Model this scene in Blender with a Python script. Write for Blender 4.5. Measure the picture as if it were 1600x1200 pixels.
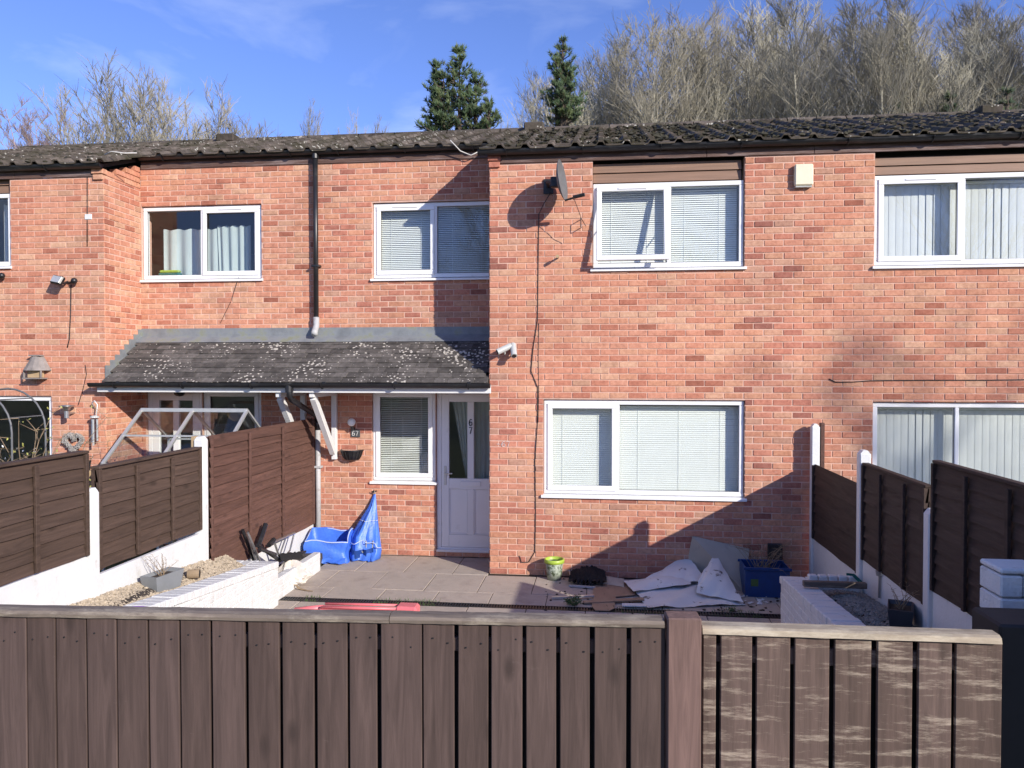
import bpy, math, random
from mathutils import Vector, Matrix
R = math.radians
random.seed(7)
scene = bpy.context.scene
for o in list(bpy.data.objects): bpy.data.objects.remove(o)
# ---------------------------------------------------------------- camera, sky, sun, exposure
CAM = Vector((0.0, -9.36, 2.53)); YAW = 6.7; PITCH = 1.1; F = 1200.0
cd = bpy.data.cameras.new('camera'); cd.sensor_width = 36; cd.lens = 27.0; cd.clip_end = 2000; cd.clip_start = 0.05
cam = bpy.data.objects.new('camera', cd); scene.collection.objects.link(cam)
cam.location = CAM; cam.rotation_euler = (R(90 - PITCH), 0, R(YAW)); scene.camera = cam
SUN = Vector((1.1, -1.0, 0.607)).normalized()
sd = bpy.data.lights.new('sun', 'SUN'); sd.energy = 4.4; sd.angle = R(0.53); sd.color = (1.0, 0.93, 0.83)
sun = bpy.data.objects.new('sun', sd); scene.collection.objects.link(sun)
sun.rotation_euler = SUN.to_track_quat('Z', 'Y').to_euler(); sun.location = (20, -20, 20)
w = bpy.data.worlds.new('World'); scene.world = w; w.use_nodes = True
wn = w.node_tree.nodes; wl_ = w.node_tree.links; wn.clear()
wo = wn.new('ShaderNodeOutputWorld'); bg = wn.new('ShaderNodeBackground'); sk = wn.new('ShaderNodeTexSky')
sk.sky_type = 'NISHITA'; sk.sun_disc = False; sk.sun_elevation = math.asin(SUN.z)
sk.sun_rotation = math.atan2(SUN.x, SUN.y); sk.altitude = 100; sk.air_density = 1.0; sk.dust_density = 0.2; sk.ozone_density = 6.0
bg.inputs['Strength'].default_value = 0.13
# thin wisps of high cloud, the same all round the sky
tc = wn.new('ShaderNodeTexCoord'); mp = wn.new('ShaderNodeMapping'); mp.inputs['Scale'].default_value = (1.2, 1.2, 4.0)
nz = wn.new('ShaderNodeTexNoise'); nz.inputs['Scale'].default_value = 1.6; nz.inputs['Detail'].default_value = 7; nz.inputs['Roughness'].default_value = 0.55; nz.inputs['Distortion'].default_value = 0.6
cr = wn.new('ShaderNodeMapRange'); cr.inputs['From Min'].default_value = 0.5; cr.inputs['From Max'].default_value = 0.85; cr.inputs['To Max'].default_value = 0.55
mx = wn.new('ShaderNodeMixRGB'); mx.inputs['Color2'].default_value = (7.0, 7.6, 8.6, 1)
wl_.new(tc.outputs['Generated'], mp.inputs[0]); wl_.new(mp.outputs[0], nz.inputs['Vector']); wl_.new(nz.outputs['Fac'], cr.inputs['Value'])
ti = wn.new('ShaderNodeMixRGB'); ti.blend_type = 'MULTIPLY'; ti.inputs['Fac'].default_value = 1.0; ti.inputs['Color2'].default_value = (1.15, 0.97, 1.23, 1)   # the camera's cool white balance
wl_.new(sk.outputs[0], ti.inputs['Color1']); wl_.new(cr.outputs[0], mx.inputs['Fac']); wl_.new(ti.outputs[0], mx.inputs['Color1']); wl_.new(mx.outputs[0], bg.inputs['Color']); wl_.new(bg.outputs[0], wo.inputs[0])
scene.view_settings.view_transform = 'Standard'; scene.view_settings.look = 'None'; scene.view_settings.exposure = 0.45; scene.view_settings.gamma = 1.0
scene.view_settings.use_curve_mapping = False

# ---------------------------------------------------------------- measuring: a pixel of the 1600x1200 picture to a point of the place
CM = cam.rotation_euler.to_matrix()
def ray(px, py): return CM @ Vector(((px - 800) / F, (600 - py) / F, -1.0))
def onY(px, py, y=0.0):
    d = ray(px, py); s = (y - CAM.y) / d.y; return CAM + d * s
def onZ(px, py, z=0.0):
    d = ray(px, py); s = (z - CAM.z) / d.z; return CAM + d * s
def onX(px, py, x):
    d = ray(px, py); s = (x - CAM.x) / d.x; return CAM + d * s

# ---------------------------------------------------------------- helpers
WP = {}
def wpos(o):
    return WP[o.name] if o else Vector((0, 0, 0))
def link(o): scene.collection.objects.link(o)
def tag(o, label=None, cat=None, group=None, kind=None):
    if label: o['label'] = label
    if cat: o['category'] = cat
    if group: o['group'] = group
    if kind: o['kind'] = kind
    return o
def thing(name, loc, label, cat, group=None):
    o = bpy.data.objects.new(name, None); o.empty_display_size = 0.1; link(o); o.location = Vector(loc); WP[o.name] = Vector(loc)
    return tag(o, label, cat, group)
def link_copy(src, parent, wloc, rot=None, scale=None, name=None):
    c = src.copy(); 
    if name: c.name = name
    link(c); c.parent = parent; c.location = Vector(wloc) - wpos(parent)
    for k in ('label', 'category', 'group'):
        if parent is not None and k in c: del c[k]
    if rot: c.rotation_euler = rot
    if scale: c.scale = scale
    WP[c.name] = Vector(wloc)
    return c
def mesh_obj(name, me, mat, parent=None, wloc=(0, 0, 0), rot=None, scale=None):
    o = bpy.data.objects.new(name, me); link(o)
    if mat is not None and len(me.materials) == 0: me.materials.append(mat)
    o.parent = parent; o.location = Vector(wloc) - wpos(parent)
    if rot is not None: o.rotation_euler = rot
    if scale is not None: o.scale = scale
    WP[o.name] = Vector(wloc)
    return o
class MB:
    def __init__(s): s.v = []; s.f = []
    def add(s, vs, fs):
        n = len(s.v); s.v.extend(Vector(v) for v in vs); s.f.extend(tuple(i + n for i in f) for f in fs); return s
    def box(s, x0, x1, y0, y1, z0, z1):
        return s.add([(x0,y0,z0),(x1,y0,z0),(x1,y1,z0),(x0,y1,z0),(x0,y0,z1),(x1,y0,z1),(x1,y1,z1),(x0,y1,z1)],
                     [(0,3,2,1),(4,5,6,7),(0,1,5,4),(1,2,6,5),(2,3,7,6),(3,0,4,7)])
    def cbox(s, x0, x1, y0, y1, z0, z1, c=0.003, M=None):
        """box with chamfered edges"""
        if x0 > x1: x0, x1 = x1, x0
        if y0 > y1: y0, y1 = y1, y0
        if z0 > z1: z0, z1 = z1, z0
        c = min(c, (x1-x0)*.45, (y1-y0)*.45, (z1-z0)*.45)
        lo = (x0, y0, z0); hi = (x1, y1, z1); vs = []; idx = {}
        for sx in (0, 1):
            for sy in (0, 1):
                for sz in (0, 1):
                    for ax in range(3):
                        p = []
                        for k, sg in enumerate((sx, sy, sz)):
                            e = hi[k] if sg else lo[k]
                            p.append(e if k == ax else (e - c if sg else e + c))
                        idx[(sx, sy, sz, ax)] = len(vs); vs.append(Vector(p))
        fs = []
        I = lambda a, b, c_, ax: idx[(a, b, c_, ax)]
        for sg in (0, 1):
            f = [I(sg,0,0,0), I(sg,1,0,0), I(sg,1,1,0), I(sg,0,1,0)]; fs.append(f if sg else f[::-1])
            f = [I(0,sg,0,1), I(0,sg,1,1), I(1,sg,1,1), I(1,sg,0,1)]; fs.append(f if sg else f[::-1])
            f = [I(0,0,sg,2), I(1,0,sg,2), I(1,1,sg,2), I(0,1,sg,2)]; fs.append(f if sg else f[::-1])
        for a in (0, 1):
            for b in (0, 1):
                f = [I(a,b,0,0), I(a,b,1,0), I(a,b,1,1), I(a,b,0,1)]; fs.append(f if a != b else f[::-1])
                f = [I(a,0,b,0), I(a,0,b,2), I(a,1,b,2), I(a,1,b,0)]; fs.append(f if a != b else f[::-1])
                f = [I(0,a,b,1), I(1,a,b,1), I(1,a,b,2), I(0,a,b,2)]; fs.append(f if a != b else f[::-1])
        for a in (0, 1):
            for b in (0, 1):
                for c2 in (0, 1):
                    f = [I(a,b,c2,0), I(a,b,c2,1), I(a,b,c2,2)]
                    fs.append(f if (a + b + c2) % 2 == 1 else f[::-1])
        if M is not None: vs = [M @ v for v in vs]
        return s.add(vs, fs)
    def bar(s, a, b, w=0.02, h=0.02, up=(0, 0, 1)):
        a = Vector(a); b = Vector(b); d = (b - a); L = d.length; d.normalize(); up = Vector(up)
        if abs(d.dot(up)) > 0.98: up = Vector((1, 0, 0))
        x = d.cross(up).normalized(); z = x.cross(d).normalized()
        vs = []
        for t in (a, b):
            for (i, j) in ((-1,-1),(1,-1),(1,1),(-1,1)): vs.append(t + x*(i*w/2) + z*(j*h/2))
        return s.add(vs, [(3,2,1,0),(4,5,6,7),(0,1,5,4),(1,2,6,5),(2,3,7,6),(3,0,4,7)])
    def tube(s, pts, r, n=8, cap=True):
        pts = [Vector(p) for p in pts]; m = len(pts)
        rs = r if isinstance(r, (list, tuple)) else [r]*m
        vs = []; prev = None
        for i, p in enumerate(pts):
            d = (pts[min(i+1, m-1)] - pts[max(i-1, 0)]).normalized()
            if prev is None:
                u = d.orthogonal().normalized()
            else:
                u = (prev - d*prev.dot(d))
                u = u.normalized() if u.length > 1e-6 else d.orthogonal().normalized()
            prev = u; v = d.cross(u)
            for k in range(n):
                a = 2*math.pi*k/n; vs.append(p + (u*math.cos(a) + v*math.sin(a))*rs[i])
        fs = []
        for i in range(m-1):
            for k in range(n):
                k2 = (k+1) % n; fs.append((i*n+k, i*n+k2, (i+1)*n+k2, (i+1)*n+k))
        if cap: fs.append(tuple(range(n))[::-1]); fs.append(tuple((m-1)*n+k for k in range(n)))
        return s.add(vs, fs)
    def lathe(s, prof, c=(0,0,0), n=20, a0=0, a1=2*math.pi, M=None):
        c = Vector(c); full = abs(a1-a0-2*math.pi) < 1e-6; cols = n if full else n+1; vs = []
        for (r, z) in prof:
            for k in range(cols):
                a = a0 + (a1-a0)*k/n; v = Vector((r*math.cos(a), r*math.sin(a), z))
                if M is not None: v = M @ v
                vs.append(c + v)
        fs = []
        for i in range(len(prof)-1):
            for k in range(n):
                k2 = (k+1) % cols if full else k+1; fs.append((i*cols+k, i*cols+k2, (i+1)*cols+k2, (i+1)*cols+k))
        return s.add(vs, fs)
    def prism(s, poly, ax, t0, t1):
        """poly of 2-D points extruded along axis ax ('x','y','z')"""
        def P(p, t): return (t, p[0], p[1]) if ax == 'x' else ((p[0], t, p[1]) if ax == 'y' else (p[0], p[1], t))
        n = len(poly); vs = [P(p, t0) for p in poly] + [P(p, t1) for p in poly]
        fs = [tuple(range(n))[::-1], tuple(range(n, 2*n))] + [(i, (i+1) % n, n+(i+1) % n, n+i) for i in range(n)]
        return s.add(vs, fs)
    def grid(s, fn, nu, nv):
        vs = [fn(i/nu, j/nv) for j in range(nv+1) for i in range(nu+1)]
        fs = [(j*(nu+1)+i, j*(nu+1)+i+1, (j+1)*(nu+1)+i+1, (j+1)*(nu+1)+i) for j in range(nv) for i in range(nu)]
        return s.add(vs, fs)
    def blob(s, c, rx, ry, rz, jit=0.2, rnd=random):
        """small uneven stone: a jittered octahedron"""
        c = Vector(c); q = Matrix.Rotation(rnd.random()*6.3, 3, 'Z') @ Matrix.Rotation(rnd.uniform(-.5,.5), 3, 'X')
        j = lambda: 1 + rnd.uniform(-jit, jit)
        vs = [c + q @ Vector(p) for p in ((rx*j(),0,0),(0,ry*j(),0),(-rx*j(),0,0),(0,-ry*j(),0),(0,0,rz*j()),(0,0,-rz*j()))]
        return s.add(vs, [(0,1,4),(1,2,4),(2,3,4),(3,0,4),(1,0,5),(2,1,5),(3,2,5),(0,3,5)])
    def build(s, name, mat, parent=None, smooth=False, kind=None, recalc=False):
        lo = [min(v[k] for v in s.v) for k in range(3)]; hi = [max(v[k] for v in s.v) for k in range(3)]
        o0 = Vector(((lo[0]+hi[0])/2, (lo[1]+hi[1])/2, lo[2]))
        me = bpy.data.meshes.new(name); me.from_pydata([tuple(v - o0) for v in s.v], [], s.f); me.update()
        if recalc:
            import bmesh
            bm = bmesh.new(); bm.from_mesh(me); bmesh.ops.recalc_face_normals(bm, faces=bm.faces); bm.to_mesh(me); bm.free()
        if smooth: me.polygons.foreach_set('use_smooth', [True]*len(me.polygons))
        o = mesh_obj(name, me, mat, parent, o0)
        if kind: o['kind'] = kind
        return o

# ---------------------------------------------------------------- materials
MATS = {}
def newmat(name):
    m = bpy.data.materials.new(name); m.use_nodes = True; nt = m.node_tree
    return m, nt, nt.nodes['Principled BSDF']
def N(nt, t, **kw):
    n = nt.nodes.new(t)
    for k, v in kw.items():
        if k in n.inputs: n.inputs[k].default_value = v
        else: setattr(n, k, v)
    return n
def ramp(nt, stops):
    r = nt.nodes.new('ShaderNodeValToRGB'); e = r.color_ramp.elements
    while len(e) < len(stops): e.new(0.5)
    for i, (p, c) in enumerate(stops): e[i].position = p; e[i].color = (*c, 1)
    return r
def simple(name, col, rough=0.6, var=0.15, scale=8.0, metal=0.0, bump=0.0, spec=0.5, stretch=(1,1,1), detail=5, stain=None, trans=0.0, bscale=None):
    """colour with mottled variation in world space, and fine relief"""
    m, nt, b = newmat(name); L = nt.links
    g = N(nt, 'ShaderNodeNewGeometry'); mp = N(nt, 'ShaderNodeMapping'); mp.inputs['Scale'].default_value = stretch
    n = N(nt, 'ShaderNodeTexNoise', Scale=scale, Detail=detail, Roughness=0.6)
    L.new(g.outputs['Position'], mp.inputs[0]); L.new(mp.outputs[0], n.inputs['Vector'])
    r = ramp(nt, [(0.25, tuple(c*(1-var) for c in col)), (0.75, tuple(min(1, c*(1+var)) for c in col))])
    L.new(n.outputs['Fac'], r.inputs['Fac']); out = r.outputs['Color']
    if stain:
        scol, sscale, lo, hi = stain
        n2 = N(nt, 'ShaderNodeTexNoise', Scale=sscale, Detail=6, Roughness=0.65); L.new(mp.outputs[0], n2.inputs['Vector'])
        mr = N(nt, 'ShaderNodeMapRange'); mr.inputs['From Min'].default_value = lo; mr.inputs['From Max'].default_value = hi
        L.new(n2.outputs['Fac'], mr.inputs['Value']); mix = N(nt, 'ShaderNodeMixRGB'); mix.inputs['Color2'].default_value = (*scol, 1)
        L.new(mr.outputs[0], mix.inputs['Fac']); L.new(out, mix.inputs['Color1']); out = mix.outputs[0]
    L.new(out, b.inputs['Base Color'])
    b.inputs['Roughness'].default_value = rough; b.inputs['Metallic'].default_value = metal; b.inputs['Specular IOR Level'].default_value = spec
    if bump:
        nb = N(nt, 'ShaderNodeTexNoise', Scale=bscale or scale*5, Detail=4); L.new(mp.outputs[0], nb.inputs['Vector'])
        bp = N(nt, 'ShaderNodeBump', Strength=bump, Distance=0.01); L.new(nb.outputs['Fac'], bp.inputs['Height']); L.new(bp.outputs[0], b.inputs['Normal'])
    MATS[name] = m
    return m
def brick_mat(name, stops, soot=0.0):
    m, nt, b = newmat(name); L = nt.links
    oi = N(nt, 'ShaderNodeObjectInfo'); g = N(nt, 'ShaderNodeNewGeometry')
    ad = N(nt, 'ShaderNodeMath', operation='ADD'); L.new(oi.outputs['Random'], ad.inputs[0]); L.new(g.outputs['Random Per Island'], ad.inputs[1])
    wnz = N(nt, 'ShaderNodeTexWhiteNoise', noise_dimensions='1D'); L.new(ad.outputs[0], wnz.inputs['W'])
    r = ramp(nt, stops); L.new(wnz.outputs['Value'], r.inputs['Fac'])
    # each brick mottled in itself
    n = N(nt, 'ShaderNodeTexNoise', Scale=26.0, Detail=6, Roughness=0.7); L.new(g.outputs['Position'], n.inputs['Vector'])
    nb2 = N(nt, 'ShaderNodeTexNoise', Scale=9.0, Detail=8, Roughness=0.75); L.new(g.outputs['Position'], nb2.inputs['Vector'])
    av = N(nt, 'ShaderNodeMixRGB'); av.inputs['Fac'].default_value = 0.5; L.new(n.outputs['Fac'], av.inputs['Color1']); L.new(nb2.outputs['Fac'], av.inputs['Color2'])
    r2 = ramp(nt, [(0.30, (0.58, 0.56, 0.56)), (0.5, (1, 1, 1)), (0.68, (1.24, 1.42, 1.44))]); L.new(av.outputs[0], r2.inputs['Fac'])
    mu = N(nt, 'ShaderNodeMixRGB', blend_type='MULTIPLY'); mu.inputs['Fac'].default_value = 1; L.new(r.outputs[0], mu.inputs['Color1']); L.new(r2.outputs[0], mu.inputs['Color2'])
    # broad weathering across the wall
    n3 = N(nt, 'ShaderNodeTexNoise', Scale=0.9, Detail=4); L.new(g.outputs['Position'], n3.inputs['Vector'])
    r3 = ramp(nt, [(0.35, (0.86, 0.85, 0.86)), (0.65, (1.08, 1.08, 1.06))]); L.new(n3.outputs['Fac'], r3.inputs['Fac'])
    mu2 = N(nt, 'ShaderNodeMixRGB', blend_type='MULTIPLY'); mu2.inputs['Fac'].default_value = 1; L.new(mu.outputs[0], mu2.inputs['Color1']); L.new(r3.outputs[0], mu2.inputs['Color2'])
    # lime bloom
    n4 = N(nt, 'ShaderNodeTexNoise', Scale=6.0, Detail=8, Roughness=0.75); L.new(g.outputs['Position'], n4.inputs['Vector'])
    mr = N(nt, 'ShaderNodeMapRange'); mr.inputs['From Min'].default_value = 0.62; mr.inputs['From Max'].default_value = 0.8; mr.inputs['To Max'].default_value = 0.45; L.new(n4.outputs['Fac'], mr.inputs['Value'])
    mi = N(nt, 'ShaderNodeMixRGB'); mi.inputs['Color2'].default_value = (0.62, 0.48, 0.40, 1); L.new(mr.outputs[0], mi.inputs['Fac']); L.new(mu2.outputs[0], mi.inputs['Color1'])
    n5 = N(nt, 'ShaderNodeTexNoise', Scale=0.75, Detail=7, Roughness=0.7); L.new(g.outputs['Position'], n5.inputs['Vector'])       # old soot in patches
    m5 = N(nt, 'ShaderNodeMapRange'); m5.inputs['From Min'].default_value = 0.60; m5.inputs['From Max'].default_value = 0.78; m5.inputs['To Max'].default_value = 0.6; L.new(n5.outputs['Fac'], m5.inputs['Value'])
    mi5 = N(nt, 'ShaderNodeMixRGB'); mi5.inputs['Color2'].default_value = (0.20, 0.12, 0.095, 1); L.new(m5.outputs[0], mi5.inputs['Fac']); L.new(mi.outputs[0], mi5.inputs['Color1'])
    L.new(mi5.outputs[0], b.inputs['Base Color']); b.inputs['Roughness'].default_value = 0.92; b.inputs['Specular IOR Level'].default_value = 0.2
    nb = N(nt, 'ShaderNodeTexNoise', Scale=120.0, Detail=3); L.new(g.outputs['Position'], nb.inputs['Vector'])
    bp = N(nt, 'ShaderNodeBump', Strength=0.5, Distance=0.004); L.new(nb.outputs['Fac'], bp.inputs['Height']); L.new(bp.outputs[0], b.inputs['Normal'])
    MATS[name] = m; return m
BR = brick_mat('brick_pink', [(0.0, (0.29,0.115,0.085)), (0.05, (0.40,0.155,0.11)), (0.2, (0.51,0.205,0.138)), (0.5, (0.545,0.250,0.165)), (0.72, (0.53,0.250,0.152)), (0.92, (0.56,0.31,0.21)), (1.0, (0.41,0.22,0.155))])
BO = brick_mat('brick_orange', [(0.0, (0.31,0.115,0.075)), (0.05, (0.44,0.17,0.11)), (0.2, (0.53,0.225,0.145)), (0.5, (0.57,0.265,0.175)), (0.72, (0.55,0.26,0.16)), (0.92, (0.61,0.35,0.23)), (1.0, (0.45,0.24,0.155))])
simple('mortar', (0.60,0.385,0.30), 0.95, 0.12, 5, bump=0.4, stain=((0.36,0.25,0.20), 2.0, 0.55, 0.75))
simple('upvc', (0.80,0.80,0.80), 0.28, 0.03, 3, stain=((0.55,0.54,0.50), 4.0, 0.62, 0.9))
simple('white_paint', (0.68,0.68,0.67), 0.55, 0.05, 6, bump=0.25, stain=((0.50,0.47,0.42), 7.0, 0.60, 0.80), bscale=40)
simple('white_masonry', (0.66,0.66,0.65), 0.75, 0.06, 9, bump=0.6, stain=((0.36,0.33,0.30), 10.0, 0.60, 0.78), bscale=60)
simple('black_plastic', (0.016,0.016,0.018), 0.38, 0.25, 6, stain=((0.06,0.058,0.055), 5.0, 0.55, 0.85))
simple('grey_pipe', (0.42,0.42,0.42), 0.6, 0.12, 9, stain=((0.22,0.20,0.18), 6.0, 0.55, 0.75))
simple('brown_timber', (0.105,0.058,0.045), 0.7, 0.45, 3, stretch=(1,6,14), bump=0.4, stain=((0.27,0.21,0.20), 2.2, 0.5, 0.72))
simple('cladding', (0.235,0.140,0.092), 0.6, 0.2, 2.5, stretch=(0.6,8,14), bump=0.3, stain=((0.15,0.09,0.065), 2.0, 0.55, 0.8))
simple('dark_gap', (0.02,0.017,0.015), 0.9, 0.1)
simple('room_wall', (0.42,0.41,0.38), 0.9, 0.05)
simple('lead', (0.20,0.215,0.225), 0.55, 0.3, 5, bump=0.4, stain=((0.20,0.21,0.13), 5.0, 0.52, 0.7))
simple('blind_white', (0.80,0.83,0.79), 0.5, 0.02)
simple('vane_cloth', (0.60,0.62,0.60), 0.8, 0.06, 3)
simple('curtain_teal', (0.40,0.47,0.47), 0.9, 0.12, 8, stretch=(1,1,0.2))
simple('net_curtain', (0.34,0.38,0.36), 0.9, 0.1, 12, stretch=(1,1,0.1))
simple('galvanised', (0.46,0.46,0.45), 0.35, 0.15, 12, metal=0.85)
simple('aluminium', (0.60,0.60,0.58), 0.4, 0.1, 12, metal=0.55)
simple('dish_grey', (0.12,0.125,0.13), 0.5, 0.15, 8)
simple('dark_metal', (0.03,0.03,0.032), 0.45, 0.2, 15, metal=0.4)
simple('cream_plastic', (0.74,0.68,0.50), 0.4, 0.04)
simple('grey_plastic', (0.46,0.47,0.45), 0.5, 0.08)
simple('cable_black', (0.025,0.018,0.016), 0.6, 0.2)
simple('cable_white', (0.60,0.58,0.54), 0.6, 0.1)
def tile_mat(name, base, lich, lscale, lo, hi, moss, mlo, mhi):
    m, nt, b = newmat(name); L = nt.links; g = N(nt, 'ShaderNodeNewGeometry'); oi = N(nt, 'ShaderNodeObjectInfo')
    ad = N(nt, 'ShaderNodeMath', operation='ADD'); L.new(oi.outputs['Random'], ad.inputs[0]); L.new(g.outputs['Random Per Island'], ad.inputs[1])
    wz = N(nt, 'ShaderNodeTexWhiteNoise', noise_dimensions='1D'); L.new(ad.outputs[0], wz.inputs['W'])
    r = ramp(nt, [(0, tuple(c*0.65 for c in base)), (1, tuple(c*1.35 for c in base))]); L.new(wz.outputs['Value'], r.inputs['Fac'])
    n1 = N(nt, 'ShaderNodeTexNoise', Scale=14.0, Detail=7, Roughness=0.7); L.new(g.outputs['Position'], n1.inputs['Vector'])
    r1 = ramp(nt, [(0.3, (0.6,0.6,0.6)), (0.7, (1.4,1.4,1.4))]); L.new(n1.outputs['Fac'], r1.inputs['Fac'])
    mu = N(nt, 'ShaderNodeMixRGB', blend_type='MULTIPLY'); mu.inputs['Fac'].default_value = 1; L.new(r.outputs[0], mu.inputs['Color1']); L.new(r1.outputs[0], mu.inputs['Color2'])
    n2 = N(nt, 'ShaderNodeTexNoise', Scale=1.6, Detail=7, Roughness=0.7); L.new(g.outputs['Position'], n2.inputs['Vector'])
    mr = N(nt, 'ShaderNodeMapRange'); mr.inputs['From Min'].default_value = mlo; mr.inputs['From Max'].default_value = mhi; L.new(n2.outputs['Fac'], mr.inputs['Value'])
    mi = N(nt, 'ShaderNodeMixRGB'); mi.inputs['Color2'].default_value = (*moss, 1); L.new(mr.outputs[0], mi.inputs['Fac']); L.new(mu.outputs[0], mi.inputs['Color1'])
    # lichen discs, gathered in patches
    v = N(nt, 'ShaderNodeTexVoronoi', Scale=lscale); 
    try: v.inputs['Randomness'].default_value = 1.0
    except Exception: pass
    n4 = N(nt, 'ShaderNodeTexNoise', Scale=40.0, Detail=2); L.new(g.outputs['Position'], n4.inputs['Vector'])
    mixv = N(nt, 'ShaderNodeMixRGB'); mixv.inputs['Fac'].default_value = 0.02; L.new(g.outputs['Position'], mixv.inputs['Color1']); L.new(n4.outputs['Color'], mixv.inputs['Color2'])
    L.new(mixv.outputs[0], v.inputs['Vector'])
    n3 = N(nt, 'ShaderNodeTexNoise', Scale=1.7, Detail=4); L.new(g.outputs['Position'], n3.inputs['Vector'])
    mr3 = N(nt, 'ShaderNodeMapRange'); mr3.inputs['From Min'].default_value = 0.38; mr3.inputs['From Max'].default_value = 0.68; mr3.inputs['To Min'].default_value = lo; mr3.inputs['To Max'].default_value = hi; L.new(n3.outputs['Fac'], mr3.inputs['Value'])
    lt = N(nt, 'ShaderNodeMath', operation='LESS_THAN'); L.new(v.outputs['Distance'], lt.inputs[0]); L.new(mr3.outputs[0], lt.inputs[1])
    ml = N(nt, 'ShaderNodeMixRGB'); ml.inputs['Color2'].default_value = (*lich, 1); L.new(lt.outputs[0], ml.inputs['Fac']); L.new(mi.outputs[0], ml.inputs['Color1'])
    L.new(ml.outputs[0], b.inputs['Base Color']); b.inputs['Roughness'].default_value = 0.9; b.inputs['Specular IOR Level'].default_value = 0.25
    bp = N(nt, 'ShaderNodeBump', Strength=0.7, Distance=0.01); L.new(n1.outputs['Fac'], bp.inputs['Height']); L.new(bp.outputs[0], b.inputs['Normal'])
    MATS[name] = m; return m
tile_mat('roof_tile', (0.105,0.086,0.070), (0.42,0.40,0.34), 16, 0.0, 0.30, (0.045,0.040,0.022), 0.45, 0.65)
tile_mat('canopy_tile', (0.105,0.094,0.085), (0.52,0.48,0.42), 20, 0.04, 0.42, (0.055,0.050,0.046), 0.48, 0.70)
def glass_mat(name, tint=(1,1,1), refl=1.0):
    m = bpy.data.materials.new(name); m.use_nodes = True; nt = m.node_tree; nt.nodes.clear(); L = nt.links
    o = N(nt, 'ShaderNodeOutputMaterial'); t = N(nt, 'ShaderNodeBsdfTransparent'); t.inputs['Color'].default_value = (*tint, 1)
    gl = N(nt, 'ShaderNodeBsdfGlossy'); gl.inputs['Roughness'].default_value = 0.0
    fr = N(nt, 'ShaderNodeLayerWeight'); fr.inputs['Blend'].default_value = 0.5
    pw = N(nt, 'ShaderNodeMath', operation='POWER'); pw.inputs[1].default_value = 4.0; L.new(fr.outputs['Facing'], pw.inputs[0])
    mu = N(nt, 'ShaderNodeMath', operation='MULTIPLY_ADD'); mu.inputs[1].default_value = 0.6; mu.inputs[2].default_value = 0.035*refl; L.new(pw.outputs[0], mu.inputs[0])
    mx = N(nt, 'ShaderNodeMixShader'); L.new(mu.outputs[0], mx.inputs[0]); L.new(t.outputs[0], mx.inputs[1]); L.new(gl.outputs[0], mx.inputs[2]); L.new(mx.outputs[0], o.inputs[0])
    MATS[name] = m; return m
glass_mat('pane_glass', (0.98,0.99,0.985), 1.5); glass_mat('greenhouse_glass', (0.93,0.95,0.94), 2.6)
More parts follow.
